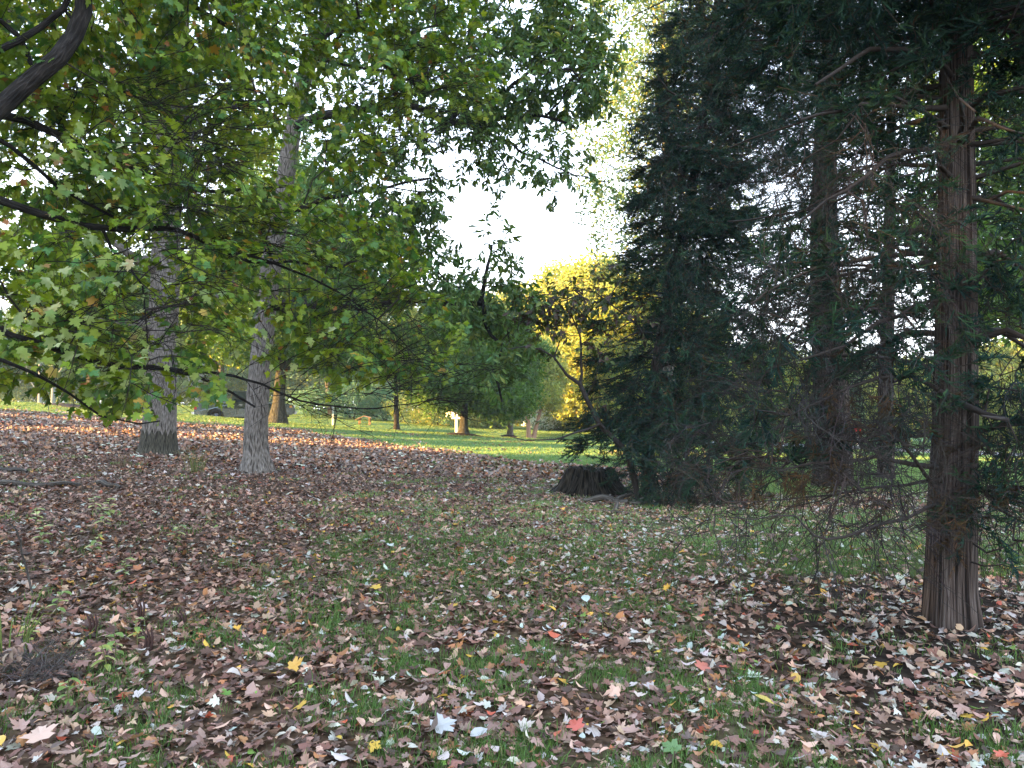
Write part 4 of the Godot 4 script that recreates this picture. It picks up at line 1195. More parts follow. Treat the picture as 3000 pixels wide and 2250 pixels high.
func make_cedars() -> void:
	var sprays := []
	for i in 5: sprays.append(cedar_spray(PAL.cedar))
	var twigs := []
	for i in 4: twigs.append(bare_twigs(0.55, 3, 0.25, Color(0.04, 0.035, 0.031)))
	# the front cedar
	var t := thing("front_cedar", "old cedar with fluted reddish trunk and bare drooping boughs, closest at the right", "tree", Vector3.ZERO)
	var tr := cedar_trunk(t, [[951, 622, 5.7], [951, 590, 5.7], [952, 545, 5.7], [953, 500, 5.7], [955, 440, 5.7], [956, 380, 5.7], [957, 300, 5.7], [957, 200, 5.7], [957, 100, 5.7], [957, 0, 5.7], [958, -150, 5.7], [958, -350, 5.7]], 0.168, 0.06, 0.28, 0.055)
	var wood := [tr]
	var traced := [
		[[[940, 503, 5.6], [930, 506, 5.4], [905, 518, 5.2], [879, 526, 5.1], [846, 535, 5.0], [828, 539, 4.9], [813, 534, 4.9], [803, 524, 4.9], [794, 516, 4.9], [776, 516, 4.9], [753, 520, 4.9], [729, 517, 4.9]], 0.022, 0.005],
		[[[940, 468, 5.6], [915, 466, 5.5], [895, 460, 5.4], [877, 457, 5.3], [849, 464, 5.3], [812, 464, 5.3], [779, 471, 5.3]], 0.032, 0.01],
		[[[938, 490, 5.6], [925, 474, 5.5], [916, 463, 5.4], [903, 445, 5.4], [893, 425, 5.4]], 0.024, 0.012],
		[[[945, 395, 5.6], [933, 386, 5.5], [912, 376, 5.4], [877, 377, 5.3], [849, 387, 5.2], [827, 397, 5.2], [790, 415, 5.2]], 0.03, 0.008],
		[[[945, 145, 5.6], [925, 150, 5.5], [888, 156, 5.3], [865, 177, 5.2], [845, 192, 5.1], [828, 200, 5.1], [800, 222, 5.1]], 0.034, 0.012],
		[[[945, 108, 5.6], [902, 106, 5.4], [882, 101, 5.3], [860, 104, 5.2], [841, 111, 5.2], [800, 120, 5.1]], 0.034, 0.012],
		[[[945, 58, 5.6], [902, 51, 5.4], [870, 49, 5.3], [841, 68, 5.2], [815, 85, 5.1]], 0.04, 0.014],
		[[[968, 145, 5.6], [985, 142, 5.5], [1010, 138, 5.4], [1050, 140, 5.3]], 0.03, 0.012],
		[[[968, 197, 5.6], [990, 200, 5.5], [1024, 210, 5.4], [1060, 220, 5.3]], 0.026, 0.01],
		[[[968, 60, 5.6], [990, 52, 5.5], [1024, 42, 5.4], [1060, 30, 5.3]], 0.03, 0.012],
		[[[968, 340, 5.6], [995, 330, 5.5], [1024, 338, 5.4], [1060, 345, 5.3]], 0.028, 0.01],
		[[[968, 540, 5.6], [985, 551, 5.4], [1002, 548, 5.3], [1024, 540, 5.2], [1050, 528, 5.1]], 0.012, 0.005],
		[[[965, 560, 5.6], [985, 566, 5.4], [1000, 564, 5.3], [1020, 570, 5.2]], 0.010, 0.004],
		[[[940, 258, 5.6], [915, 265, 5.5], [885, 262, 5.4], [850, 275, 5.3], [815, 282, 5.2]], 0.03, 0.01],
		[[[940, 300, 5.6], [910, 315, 5.5], [880, 322, 5.4], [845, 345, 5.3], [800, 360, 5.2]], 0.03, 0.01],
		[[[940, 430, 5.6], [915, 437, 5.5], [890, 430, 5.4], [860, 440, 5.3], [820, 437, 5.2]], 0.024, 0.008],
		[[[940, 480, 5.6], [905, 484, 5.5], [870, 488, 5.4], [835, 494, 5.3], [780, 500, 5.2]], 0.022, 0.006]]
	for e in traced: wood.append(limb("limb", t, e[0], e[1] * 0.62, e[2] * 0.7, M.cedar_limb, 0.012, 7))
	cedar_branches(t, tr, 22, 0.16, 0.62, 1.7, wood)
	cedar_branches(t, tr, 16, 0.62, 1.0, 2.2, wood)
	var dead := skeleton(wood, blob_points([[850, 480, 5.3, 90, 60, 0.6], [830, 400, 5.4, 80, 60, 0.6], [850, 300, 5.4, 90, 60, 0.6, 0.8], [860, 180, 5.4, 80, 60, 0.7, 0.6], [1000, 480, 5.5, 50, 70, 0.6], [1000, 330, 5.6, 50, 80, 0.6, 0.8], [740, 470, 5.6, 60, 50, 0.5, 0.6], [995, 470, 5.35, 20, 70, 0.15, 0.4], [760, 520, 5.2, 60, 20, 0.4, 0.4]], 230), 0.14, 0.0)
	cedar_dress(t, dead, sprays, twigs, 0, 2, 0.14, 0.003)
	var live := skeleton(wood, blob_points([[870, 10, 5.6, 110, 45, 0.9, 1.4], [980, 20, 5.6, 70, 55, 0.8, 1.7], [1010, 130, 5.6, 40, 60, 0.6, 0.6], [880, 110, 5.6, 80, 50, 0.8, 0.5], [1000, 260, 5.5, 40, 60, 0.5, 0.7], [1010, 430, 5.3, 40, 80, 0.5, 0.8], [850, 260, 5.6, 80, 70, 0.7, 0.5], [790, 320, 5.6, 60, 60, 0.7, 0.5], [900, 350, 5.4, 60, 60, 0.4, 0.4], [760, 440, 5.7, 60, 50, 0.5, 0.5], [900, -120, 5.7, 160, 110, 1.2, 0.8], [1000, 510, 5.3, 40, 40, 0.4, 0.4], [930, 300, 5.3, 50, 80, 0.2, 0.25]], 480), 0.18, 0.0)
	cedar_dress(t, live, sprays, twigs, 2, 0, 0.2)
	cedar_boughs(t, tr, 26, 0.40, 0.62, 1.3, sprays, 14, 0.8)
	cedar_boughs(t, tr, 46, 0.60, 1.0, 1.9, sprays, 26, 0.9)
	var brown := []
	for i in 3: brown.append(cedar_spray([[3, Color(0.085, 0.05, 0.025)], [2, Color(0.06, 0.045, 0.025)]], 0.26, 10))
	var rust := []
	for q in blob_points([[958, 535, 5.5, 16, 14, 0.1], [930, 500, 5.4, 60, 20, 0.4], [990, 470, 5.5, 30, 50, 0.3], [800, 478, 5.2, 60, 18, 0.3], [850, 420, 5.3, 70, 40, 0.3, 0.5]], 60):
		rust.append(Transform3D(frame(ball() + Vector3(0, -0.6, 0)).scaled_local(Vector3.ONE * rng.randf_range(0.6, 1.0)), q))
	foliage(t, "dead_sprays", brown, M.dead_twig, rust)

	# the shaggy trunk in the middle
	t = thing("shaggy_cedar", "thick dark cedar trunk shaggy with dead twigs, left of the front cedar", "tree", Vector3.ZERO)
	tr = cedar_trunk(t, [[833, 486, 16.3], [833, 455, 16.3], [832, 425, 16.3], [831, 390, 16.3], [828, 340, 16.3], [825, 280, 16.3], [824, 200, 16.3], [827, 100, 16.3], [834, 0, 16.2], [840, -130, 16.2]], 0.40, 0.10, 0.2, 0.05)
	wood = [tr]
	cedar_branches(t, tr, 46, 0.05, 1.0, 3.4, wood, 0.3)
	sprays = []
	for i in 5: sprays.append(cedar_spray(PAL.cedar, 0.42, 18))
	live = skeleton(wood, blob_points([[800, 30, 15.5, 70, 50, 1.8], [850, 60, 16, 60, 55, 1.5], [790, 130, 15.5, 55, 45, 1.5], [850, 150, 16.5, 40, 40, 1.2, 0.4], [790, 220, 15.5, 40, 45, 1.4], [800, 310, 15.3, 55, 50, 1.5], [870, 330, 16, 50, 60, 1.4, 0.5], [780, 400, 15.2, 50, 40, 1.4, 0.6], [880, 250, 16.5, 45, 45, 1.2, 0.4], [900, 420, 16, 40, 40, 1.2, 0.3], [820, -90, 16, 110, 60, 2.0, 0.7], [835, 440, 15.8, 60, 40, 1.0, 0.4]], 520), 0.4, -0.05)
	cedar_dress(t, live, sprays, twigs, 3, 1, 0.34)
	cedar_boughs(t, tr, 80, 0.3, 1.0, 2.3, sprays, 18)
	var shag := []
	for i in 260:
		var k := int(rng.randf_range(0.0, 0.75) * (tr.size() - 1))
		var a := rng.randf() * TAU
		shag.append(Transform3D(frame(Vector3(cos(a), rng.randf_range(-0.9, 0.3), sin(a))).scaled_local(Vector3.ONE * rng.randf_range(1.0, 2.0)), tr[k] + Vector3(cos(a), 0, sin(a)) * 0.3))
	foliage(t, "dead_twigs", twigs, M.dead_twig, shag, 0.3)

	# the thin straight one behind
	t = thing("thin_cedar", "thin straight cedar trunk between the shaggy trunk and the front cedar", "tree", Vector3.ZERO)
	tr = cedar_trunk(t, [[886, 486, 18], [886, 440, 18], [886, 390, 18], [888, 300, 18], [890, 200, 18], [892, 100, 18], [893, 0, 18]], 0.19, 0.06, 0.25, 0.04)
	wood = [tr]
	cedar_branches(t, tr, 26, 0.1, 1.0, 2.2, wood, 0.3)
	live = skeleton(wood, blob_points([[890, 60, 18, 60, 60, 1.5], [880, 200, 18, 40, 60, 1.3, 0.5], [900, 330, 17.6, 45, 60, 1.3, 0.5], [890, 420, 17.6, 40, 40, 1.2, 0.4]], 170), 0.4, -0.05)
	cedar_dress(t, live, sprays, twigs, 3, 1, 0.32)

	# the dense green cedar whose foliage reaches the ground by the stump
	t = thing("dense_cedar", "dense dark green cedar sweeping to the ground behind the stump", "tree", Vector3.ZERO)
	tr = cedar_trunk(t, [[649, 500, 14.2], [648, 460, 14.2], [650, 420, 14.2], [658, 360, 14.2], [672, 280, 14.2], [690, 200, 14.2], [706, 100, 14.2], [718, 0, 14.2], [724, -110, 14.2]], 0.135, 0.05, 0.2, 0.04)
	wood = [tr]
	cedar_branches(t, tr, 40, 0.12, 1.0, 1.9, wood, 0.25)
	live = skeleton(wood, blob_points([
		[735, 10, 14, 62, 40, 1.3], [700, 60, 13.8, 42, 36, 1.1], [745, 95, 14, 60, 42, 1.3], [690, 125, 13.6, 48, 36, 1.1], [672, 160, 13.5, 36, 24, 0.9], [735, 170, 14, 52, 42, 1.3], [675, 205, 13.5, 42, 30, 1.0], [715, 240, 13.8, 56, 36, 1.3],
		[680, 268, 13.4, 38, 24, 1.0], [750, 290, 14, 40, 42, 1.2], [690, 310, 13.4, 44, 30, 1.1], [680, 345, 13.4, 40, 26, 1.0], [735, 350, 13.8, 50, 36, 1.2], [665, 385, 13.3, 42, 24, 1.0], [645, 420, 13.2, 44, 24, 1.0], [710, 400, 13.6, 60, 34, 1.2],
		[636, 452, 13.0, 34, 20, 0.8], [665, 480, 12.8, 36, 24, 0.8], [705, 455, 13.3, 56, 34, 1.1, 0.8], [690, 500, 12.5, 34, 16, 0.7, 0.6], [760, 440, 13.6, 40, 40, 1.0, 0.5], [730, -80, 14.2, 70, 60, 1.5, 0.7]], 900), 0.3, -0.05)
	cedar_dress(t, live, sprays, twigs, 3, 1, 0.3)
	cedar_boughs(t, tr, 130, 0.10, 1.0, 1.2, sprays, 30)
	rust = []
	for q in blob_points([[700, 515, 12.3, 40, 14, 0.4], [670, 495, 12.6, 40, 14, 0.4], [720, 470, 12.8, 50, 30, 0.5]], 90):
		rust.append(Transform3D(frame(ball() + Vector3(0, -0.9, 0)).scaled_local(Vector3.ONE * rng.randf_range(0.7, 1.3)), q))
	foliage(t, "dead_sprays", brown, M.dead_twig, rust)


# ------------------------------------------------------------------ leaning sapling before the cedars
func make_sapling() -> void:
	var t := thing("leaning_sapling", "slender dark sapling leaning left out of the cedars, sparse drooping leaves", "tree", Vector3.ZERO)
	var foot := P(640, 490, 13.0)
	foot.y = hgt(foot.x, foot.z) - 0.1
	var wood := []
	var p := PackedVector3Array([foot])
	p.append_array(line([[628, 455, 13.0], [612, 437, 13.0], [599, 424, 13.0], [593, 412, 13.0], [587, 400, 13.0], [580, 384, 13.0]]))
	p = fine(p, 0.15, 0.008)
	var g := Geo.new()
	g.tube(p, taper(p.size(), 0.055, 0.038), 9)
	build("trunk", g.mesh(), M.dark_bark, t)
	wood.append(p)
	for e in [
		[[[580, 384, 13], [582, 375, 13], [581, 358, 13], [580, 336, 13], [575, 323, 13], [569, 308, 13], [566, 285, 13]], 0.026, 0.007],
		[[[580, 384, 13], [567, 375, 12.9], [564, 371, 12.9], [554, 357, 12.8], [541, 350, 12.7], [525, 347, 12.6], [508, 349, 12.5]], 0.03, 0.008],
		[[[645, 345, 13.1], [642, 331, 13], [622, 312, 12.9], [608, 302, 12.9], [595, 292, 12.8], [582, 290, 12.8], [565, 292, 12.7]], 0.022, 0.007],
		[[[606, 430, 13], [599, 424, 12.9], [589, 429, 12.7], [572, 433, 12.5], [555, 440, 12.4], [540, 440, 12.3], [524, 440, 12.2], [504, 435, 12.1]], 0.024, 0.005],
		[[[580, 345, 13], [595, 335, 12.9], [612, 328, 12.8], [625, 322, 12.8]], 0.010, 0.004],
		[[[587, 395, 13], [595, 380, 12.9], [598, 365, 12.9], [606, 352, 12.8]], 0.010, 0.004],
		[[[554, 357, 12.8], [560, 340, 12.8], [562, 325, 12.8]], 0.010, 0.004]]:
		wood.append(limb("limb", t, e[0], e[1], e[2], M.dark_bark, 0.01, 7))
	var sk := skeleton(wood, blob_points([[555, 300, 12.8, 40, 16, 0.4], [540, 310, 12.6, 40, 16, 0.4], [590, 296, 12.8, 40, 18, 0.4], [620, 310, 12.9, 26, 24, 0.4, 0.7], [575, 325, 12.9, 40, 14, 0.4, 0.6], [545, 345, 12.7, 26, 10, 0.3, 0.3], [600, 345, 12.8, 24, 18, 0.3, 0.5], [600, 400, 12.8, 22, 20, 0.3, 0.3], [545, 428, 12.3, 40, 10, 0.3, 0.25], [610, 280, 12.9, 24, 20, 0.4, 0.5]], 120), 0.16, 0.05)
	tag(build("twigs", wood_mesh(sk, 0.0035, 0.5, 4), M.dark_bark, t), "", "", "", "stuff")
	var sprays := []
	for i in 4: sprays.append(oak_spray(5, 0.105, PAL.dogwood, "oval"))
	foliage(t, "foliage", sprays, M.leaf, dress(sk, 2, 0.1, 0.8, 0.8, 1.2).filter(func(x): return x.origin.y > 2.4 or rng.randf() < 0.3), 0.25)


# ------------------------------------------------------------------ stump, logs, sticks, seedlings
func make_small_things() -> void:
	var c := G(588, 14.4)
	var t := thing("tree_stump", "wide rotting tree stump with ridged sides, left of the dense cedar", "stump", c)
	var g := Geo.new()
	var n := 72
	var prof := [[-0.12, 1.34], [0.0, 1.24], [0.1, 1.08], [0.22, 0.94], [0.34, 0.86], [0.44, 0.80], [0.47, 0.74], [0.43, 0.60], [0.36, 0.38], [0.33, 0.0]]
	for j in prof.size():
		for i in n + 1:
			var a := TAU * (i % n) / n
			var ridge := 0.085 * sin(a * 5.0 + 0.6 + j * 0.1) + 0.05 * sin(a * 9.0 + 2.0 + j * 0.22) + 0.04 * sin(a * 17.0 + j * 0.5)
			var k := 1.0 if j < 6 else 0.5
			var top := 0.02 * sin(a * 3.0 + 1.0) + 0.015 * sin(a * 13.0) + 0.01 * sin(a * 29.0)
			var r: float = 0.53 * prof[j][1] * (1.0 + ridge * k * (1.25 - 0.07 * j))
			g.vert(Vector3(cos(a) * r * 1.08, prof[j][0] + (top if j >= 4 else 0.0) * (1.0 if j < 8 else 0.4), sin(a) * r), Vector3.UP, Vector2(3.0 * i / n * 2.0, prof[j][0] * 2.0 + prof[j][1] * 0.5))
	for j in prof.size() - 1:
		for i in n:
			var a := j * (n + 1) + i
			for q in [a, a + n + 2, a + n + 1, a, a + 1, a + n + 2]: g.ix.append(q)
	g.smooth_normals()
	build("body", g.mesh(), M.stump, t)
	for i in 6:
		var a = [2.9, 2.2, 1.5, 0.75, 0.15, 3.7][i]
		var dir := Vector3(cos(a), 0, sin(a))
		g = Geo.new()
		var p := fine(PackedVector3Array([dir * 0.42 + Vector3(0, 0.30, 0), dir * 0.56 + Vector3(0, 0.13, 0), dir * 0.72 + Vector3(0, 0.02, 0), dir * 0.95 + Vector3(0, -0.08, 0)]), 0.06, 0.008)
		g.tube(p, taper(p.size(), 0.075, 0.04), 9, 1.0, [[3, 0.15, i, 0.0]])
		build("root", g.mesh(), M.stump, t)
	# fallen wood beside it
	var logs := [
		[[[583, 503, 12.9], [593, 499, 12.9], [603, 496.5, 12.9], [614, 501, 12.8], [625, 504.5, 12.7], [637, 505, 12.6], [645, 501, 12.7]], 0.045, 0.085, "curved fallen branch arching off the ground in front of the stump", "log"],
		[[[595, 513.5, 11.8], [611, 516, 11.6], [628, 517.5, 11.5], [646, 519, 11.4]], 0.035, 0.025, "thin dark branch lying flat below the curved branch", "branch"],
		[[[612, 501, 12.75], [622, 496.5, 12.9], [631, 494, 13.0]], 0.035, 0.03, "short side branch behind the curved branch", "branch"]]
	for e in logs:
		var p := fine(line(e[0]), 0.06, 0.006)
		for i in p.size(): p[i].y = maxf(p[i].y, hgt(p[i].x, p[i].z) + e[1] * 0.5)
		g = Geo.new(); g.tube(p, taper(p.size(), e[1], e[2]), 12, 1.0, [[3, 0.08, 0.0, 0.0], [5, 0.05, 1.0, 0.0]])
		tag(build("fallen_branch", g.mesh(), M.log), e[3], e[4])
	var st := PackedVector3Array([P(614.5, 514, 11.9), P(616, 509, 11.95), P(617.5, 503, 12.1)])
	g = Geo.new(); g.tube(fine(st, 0.03), taper(fine(st, 0.03).size(), 0.04, 0.032), 10, 1.0, [[3, 0.1, 0, 0]])
	tag(build("broken_stub", g.mesh(), M.log), "short pale broken stub leaning on the curved branch", "branch")
	# the bare white stick
	var sp := line([[3, 521, 6.4], [16.6, 530, 6.2], [22.7, 555, 6.1], [28.8, 577, 6.0], [34, 600, 5.9]])
	sp = fine(sp, 0.06, 0.004)
	g = Geo.new(); g.tube(sp, taper(sp.size(), 0.005, 0.009), 7)
	tag(build("bare_stick", g.mesh(), M.log), "bare pale crooked stick standing in the litter at the left", "stick")
	var lg := [[9, 489, 13.0, 0.9, 0.3, "grey branch piece in the litter at the left rim"], [111, 500, 11.8, 0.55, 0.5, "short grey log half sunk in litter below the broad trunk"], [40, 497, 11.5, 1.2, -0.2, "long thin grey branch on the litter at the left"]]
	for e in lg:
		var q := G(e[0], e[2])
		var p := PackedVector3Array()
		for i in 6:
			var f := i / 5.0 - 0.5
			var x: float = q.x + f * e[3] * cos(e[4]); var z: float = q.z + f * e[3] * sin(e[4])
			p.append(Vector3(x, hgt(x, z) + 0.05 + 0.02 * sin(i * 2.0), z))
		g = Geo.new(); g.tube(fine(p, 0.08), taper(fine(p, 0.08).size(), 0.045, 0.025), 9, 1.0, [[3, 0.1, 0, 0]])
		tag(build("fallen_branch", g.mesh(), M.log), e[5], "branch")
	# seedlings
	var seeds := [
		[40, 527, "green seedling nearest the bare stick's top"], [98, 513, "pale seedling with thin yellowish leaves right of the bare stick"], [114, 515, "bright seedling directly below the broad trunk"], [108, 529, "low seedling below the pair under the broad trunk"], [44, 546, "broad-leaved seedling right of the bare stick"], [96, 553, "spreading green seedling in the middle of the left litter"], [175, 543, "lone yellow-green seedling below the leaning grey trunk"], [129, 578, "small seedling with flat green leaves in red-brown litter"], [143, 645, "pale seedling with upright leaves in the left litter"], [114, 670, "tiny two-leaved seedling left of centre bottom"], [122, 657, "dark green seedling between two paler ones"], [60, 614, "yellowish seedling at the foot of the bare stick"], [30, 646, "yellow-green seedling at the left rim"], [74, 704, "bent seedling with pale stem by the dead weeds"]]
	for s in seeds:
		var d := 14.0
		for k in 60:
			var x: float = (s[0] - 512.0) / F * d
			var vv := 415.0 + (EYE - hgt(x, -d)) / d * F
			d *= 1.0 + clampf((vv - s[1]) * 0.004, -0.2, 0.2)
		seedling(G(s[0], d), s[2], 0.12 + 0.010 * d)
	# tall grass and weeds
	tall_grass(G(196, 14.2), 0.5, 46, "tall tuft of pale green grass before the leaning grey trunk", [[3, Color(0.16, 0.18, 0.06)], [2, Color(0.09, 0.14, 0.03)], [2, Color(0.28, 0.23, 0.12)]])
	tall_grass(G(12, 4.5), 0.42, 22, "arching long grass blades at the left rim", [[3, Color(0.14, 0.18, 0.05)], [2, Color(0.10, 0.15, 0.04)]])
	tall_grass(G(30, 15.5), 0.34, 30, "dry weed stems in the litter at the far left", [[3, Color(0.10, 0.06, 0.045)], [1, Color(0.16, 0.12, 0.07)]])
	tall_grass(G(125, 14.5), 0.32, 30, "dry weed stems in front of the broad trunk", [[3, Color(0.13, 0.09, 0.06)], [1, Color(0.2, 0.16, 0.09)]])
	var w := thing("dead_weeds", "dark dead weed clump with shrivelled flower head at the bottom left", "weeds", G(38, 4.25))
	var tw := []
	for i in 3: tw.append(bare_twigs(0.3, 4, 0.1, Color(0.085, 0.07, 0.06), 0.006))
	var where := []
	for i in 42: where.append(Transform3D(frame(Vector3(rng.randf_range(-1, 1), rng.randf_range(-0.1, 1.0), rng.randf_range(-1, 1))).scaled_local(Vector3.ONE * rng.randf_range(0.5, 1.0)), Vector3(rng.randf_range(-0.22, 0.22), rng.randf_range(0.0, 0.05), rng.randf_range(-0.22, 0.22))))
	foliage(w, "stems", tw, M.dead_twig, where, 0.3)
	g = Geo.new(); g.flat = true; g.tint = true
	for i in 16: add_leaf(g, "oak", Transform3D(frame(ball() + Vector3(0, -0.9, 0)), Vector3(-0.02, 0.2, 0.1) + ball() * 0.06), 0.06, 0.5, 0.6, shade(Color(0.22, 0.16, 0.13), 0.3))
	build("flower_head", g.mesh(), M.dead_twig, w)
	for q in [[150, 655, 0.14, "tallest withered stalk, beside the pale seedling at the lower left"], [142, 628, 0.15, "withered stalk just above the pale lower-left seedling"], [95, 640, 0.13, "withered stalk between the bare stick and the lower-left seedlings"], [183, 632, 0.1, "short withered stalk farthest right in the left litter"]]:
		var at := G(q[0], 1.5 / (q[1] - 415.0) * F)
		g = Geo.new(); g.tint = true
		for i in 3: g.tube(PackedVector3Array([at + Vector3(i * 0.015, -0.02, 0), at + Vector3(i * 0.02 + 0.01, q[2] * 0.6, 0.01), at + Vector3(i * 0.03 - 0.03, q[2], -0.01)]), taper(3, 0.012, 0.004), 5, 1.0, [], 0.0, 0.4, 0.0, Color(0.045, 0.026, 0.02))
		tag(build("dry_stalk", g.mesh(), M.dead_twig), q[3], "stalk", "withered stalks in the litter")

func seedling(at: Vector3, label: String, high: float) -> void:
	var t := thing("seedling", label, "seedling", at, "seedlings in the litter")
	var g := Geo.new(); g.tint = true
	var lean := Vector3(rng.randf_range(-0.3, 0.3), 0, rng.randf_range(-0.3, 0.3)) * high
	g.tube(PackedVector3Array([Vector3(0, -0.02, 0), Vector3(0, high * 0.5, 0) + lean * 0.4, Vector3(0, high, 0) + lean]), taper(3, 0.005, 0.002), 5, 1.0, [], 0, 0.4, 0, Color(0.10, 0.10, 0.04))
	build("stem", g.mesh(), M.dead_twig, t)
	var m := plain(pick([[2, Color(0.10, 0.20, 0.04)], [2, Color(0.19, 0.24, 0.04)], [1, Color(0.07, 0.15, 0.05)]]), 0.5)
	m.backlight_enabled = true
	m.backlight = Color(0.9, 0.9, 0.6)
	for i in 6:
		g = Geo.new(); g.flat = true
		var a := i * 2.4 + rng.randf()
		var f := 0.35 + 0.13 * i
		add_leaf(g, "oval", Transform3D(frame(Vector3(cos(a), rng.randf_range(-0.4, 0.3), sin(a))), Vector3(0, high * f, 0) + lean * f), high * rng.randf_range(0.35, 0.55), 0.3, 0.4)
		build("leaf", g.mesh(), m, t)

func tall_grass(at: Vector3, high: float, blades: int, label: String, pal: Array) -> void:
	var g := Geo.new(); g.flat = true; g.tint = true
	for i in blades:
		var a := rng.randf() * TAU
		var o := Vector3(cos(a), 0, sin(a)) * rng.randf_range(0.0, 0.16)
		var h := high * rng.randf_range(0.5, 1.1)
		var out := Vector3(cos(a), 0, sin(a)) * h * rng.randf_range(0.2, 0.8)
		ribbon(g, PackedVector3Array([o, o + Vector3(0, h * 0.5, 0) + out * 0.2, o + Vector3(0, h * 0.85, 0) + out * 0.6, o + Vector3(0, h * 0.8, 0) + out]), 0.009, shade(pick(pal), 0.25), 0.003)
	var b := build("grass_tuft", g.mesh(), M.grass, self, at)
	tag(b, label, "grass tuft")


# ------------------------------------------------------------------ fallen leaves
var LITTER := [[4.6, Color(0.397, 0.247, 0.164)], [2.0, Color(0.386, 0.325, 0.268)], [0.9, Color(0.397, 0.399, 0.317)], [6.5, Color(0.175, 0.088, 0.060)], [5.0, Color(0.088, 0.052, 0.037)], [1.3, Color(0.287, 0.126, 0.054)], [0.3, Color(0.397, 0.089, 0.045)], [0.4, Color(0.508, 0.294, 0.050)], [0.15, Color(0.154, 0.252, 0.050)], [3.5, Color(0.264, 0.162, 0.114)]]

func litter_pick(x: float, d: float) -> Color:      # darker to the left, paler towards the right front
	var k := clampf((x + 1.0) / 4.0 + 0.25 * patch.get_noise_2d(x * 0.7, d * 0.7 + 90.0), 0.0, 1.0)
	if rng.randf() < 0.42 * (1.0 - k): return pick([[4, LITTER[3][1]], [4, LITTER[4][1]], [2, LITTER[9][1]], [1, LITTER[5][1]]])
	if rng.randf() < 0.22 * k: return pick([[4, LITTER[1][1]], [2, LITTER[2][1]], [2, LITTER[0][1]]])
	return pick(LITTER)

func lie(x: float, z: float, size: float, lift: float, tilt: float) -> Transform3D:
	var up := Vector3(rng.randf_range(-tilt, tilt), 1, rng.randf_range(-tilt, tilt)).normalized()
	if rng.randf() < 0.5: up = -up
	var yaw := rng.randf() * TAU
	return Transform3D(frame(Vector3(cos(yaw), 0, sin(yaw)) + Vector3(0, -up.x * cos(yaw) * signf(up.y) * 0.8, 0), up).scaled_local(Vector3.ONE * size), Vector3(x, hgt(x, z) + lift, z))

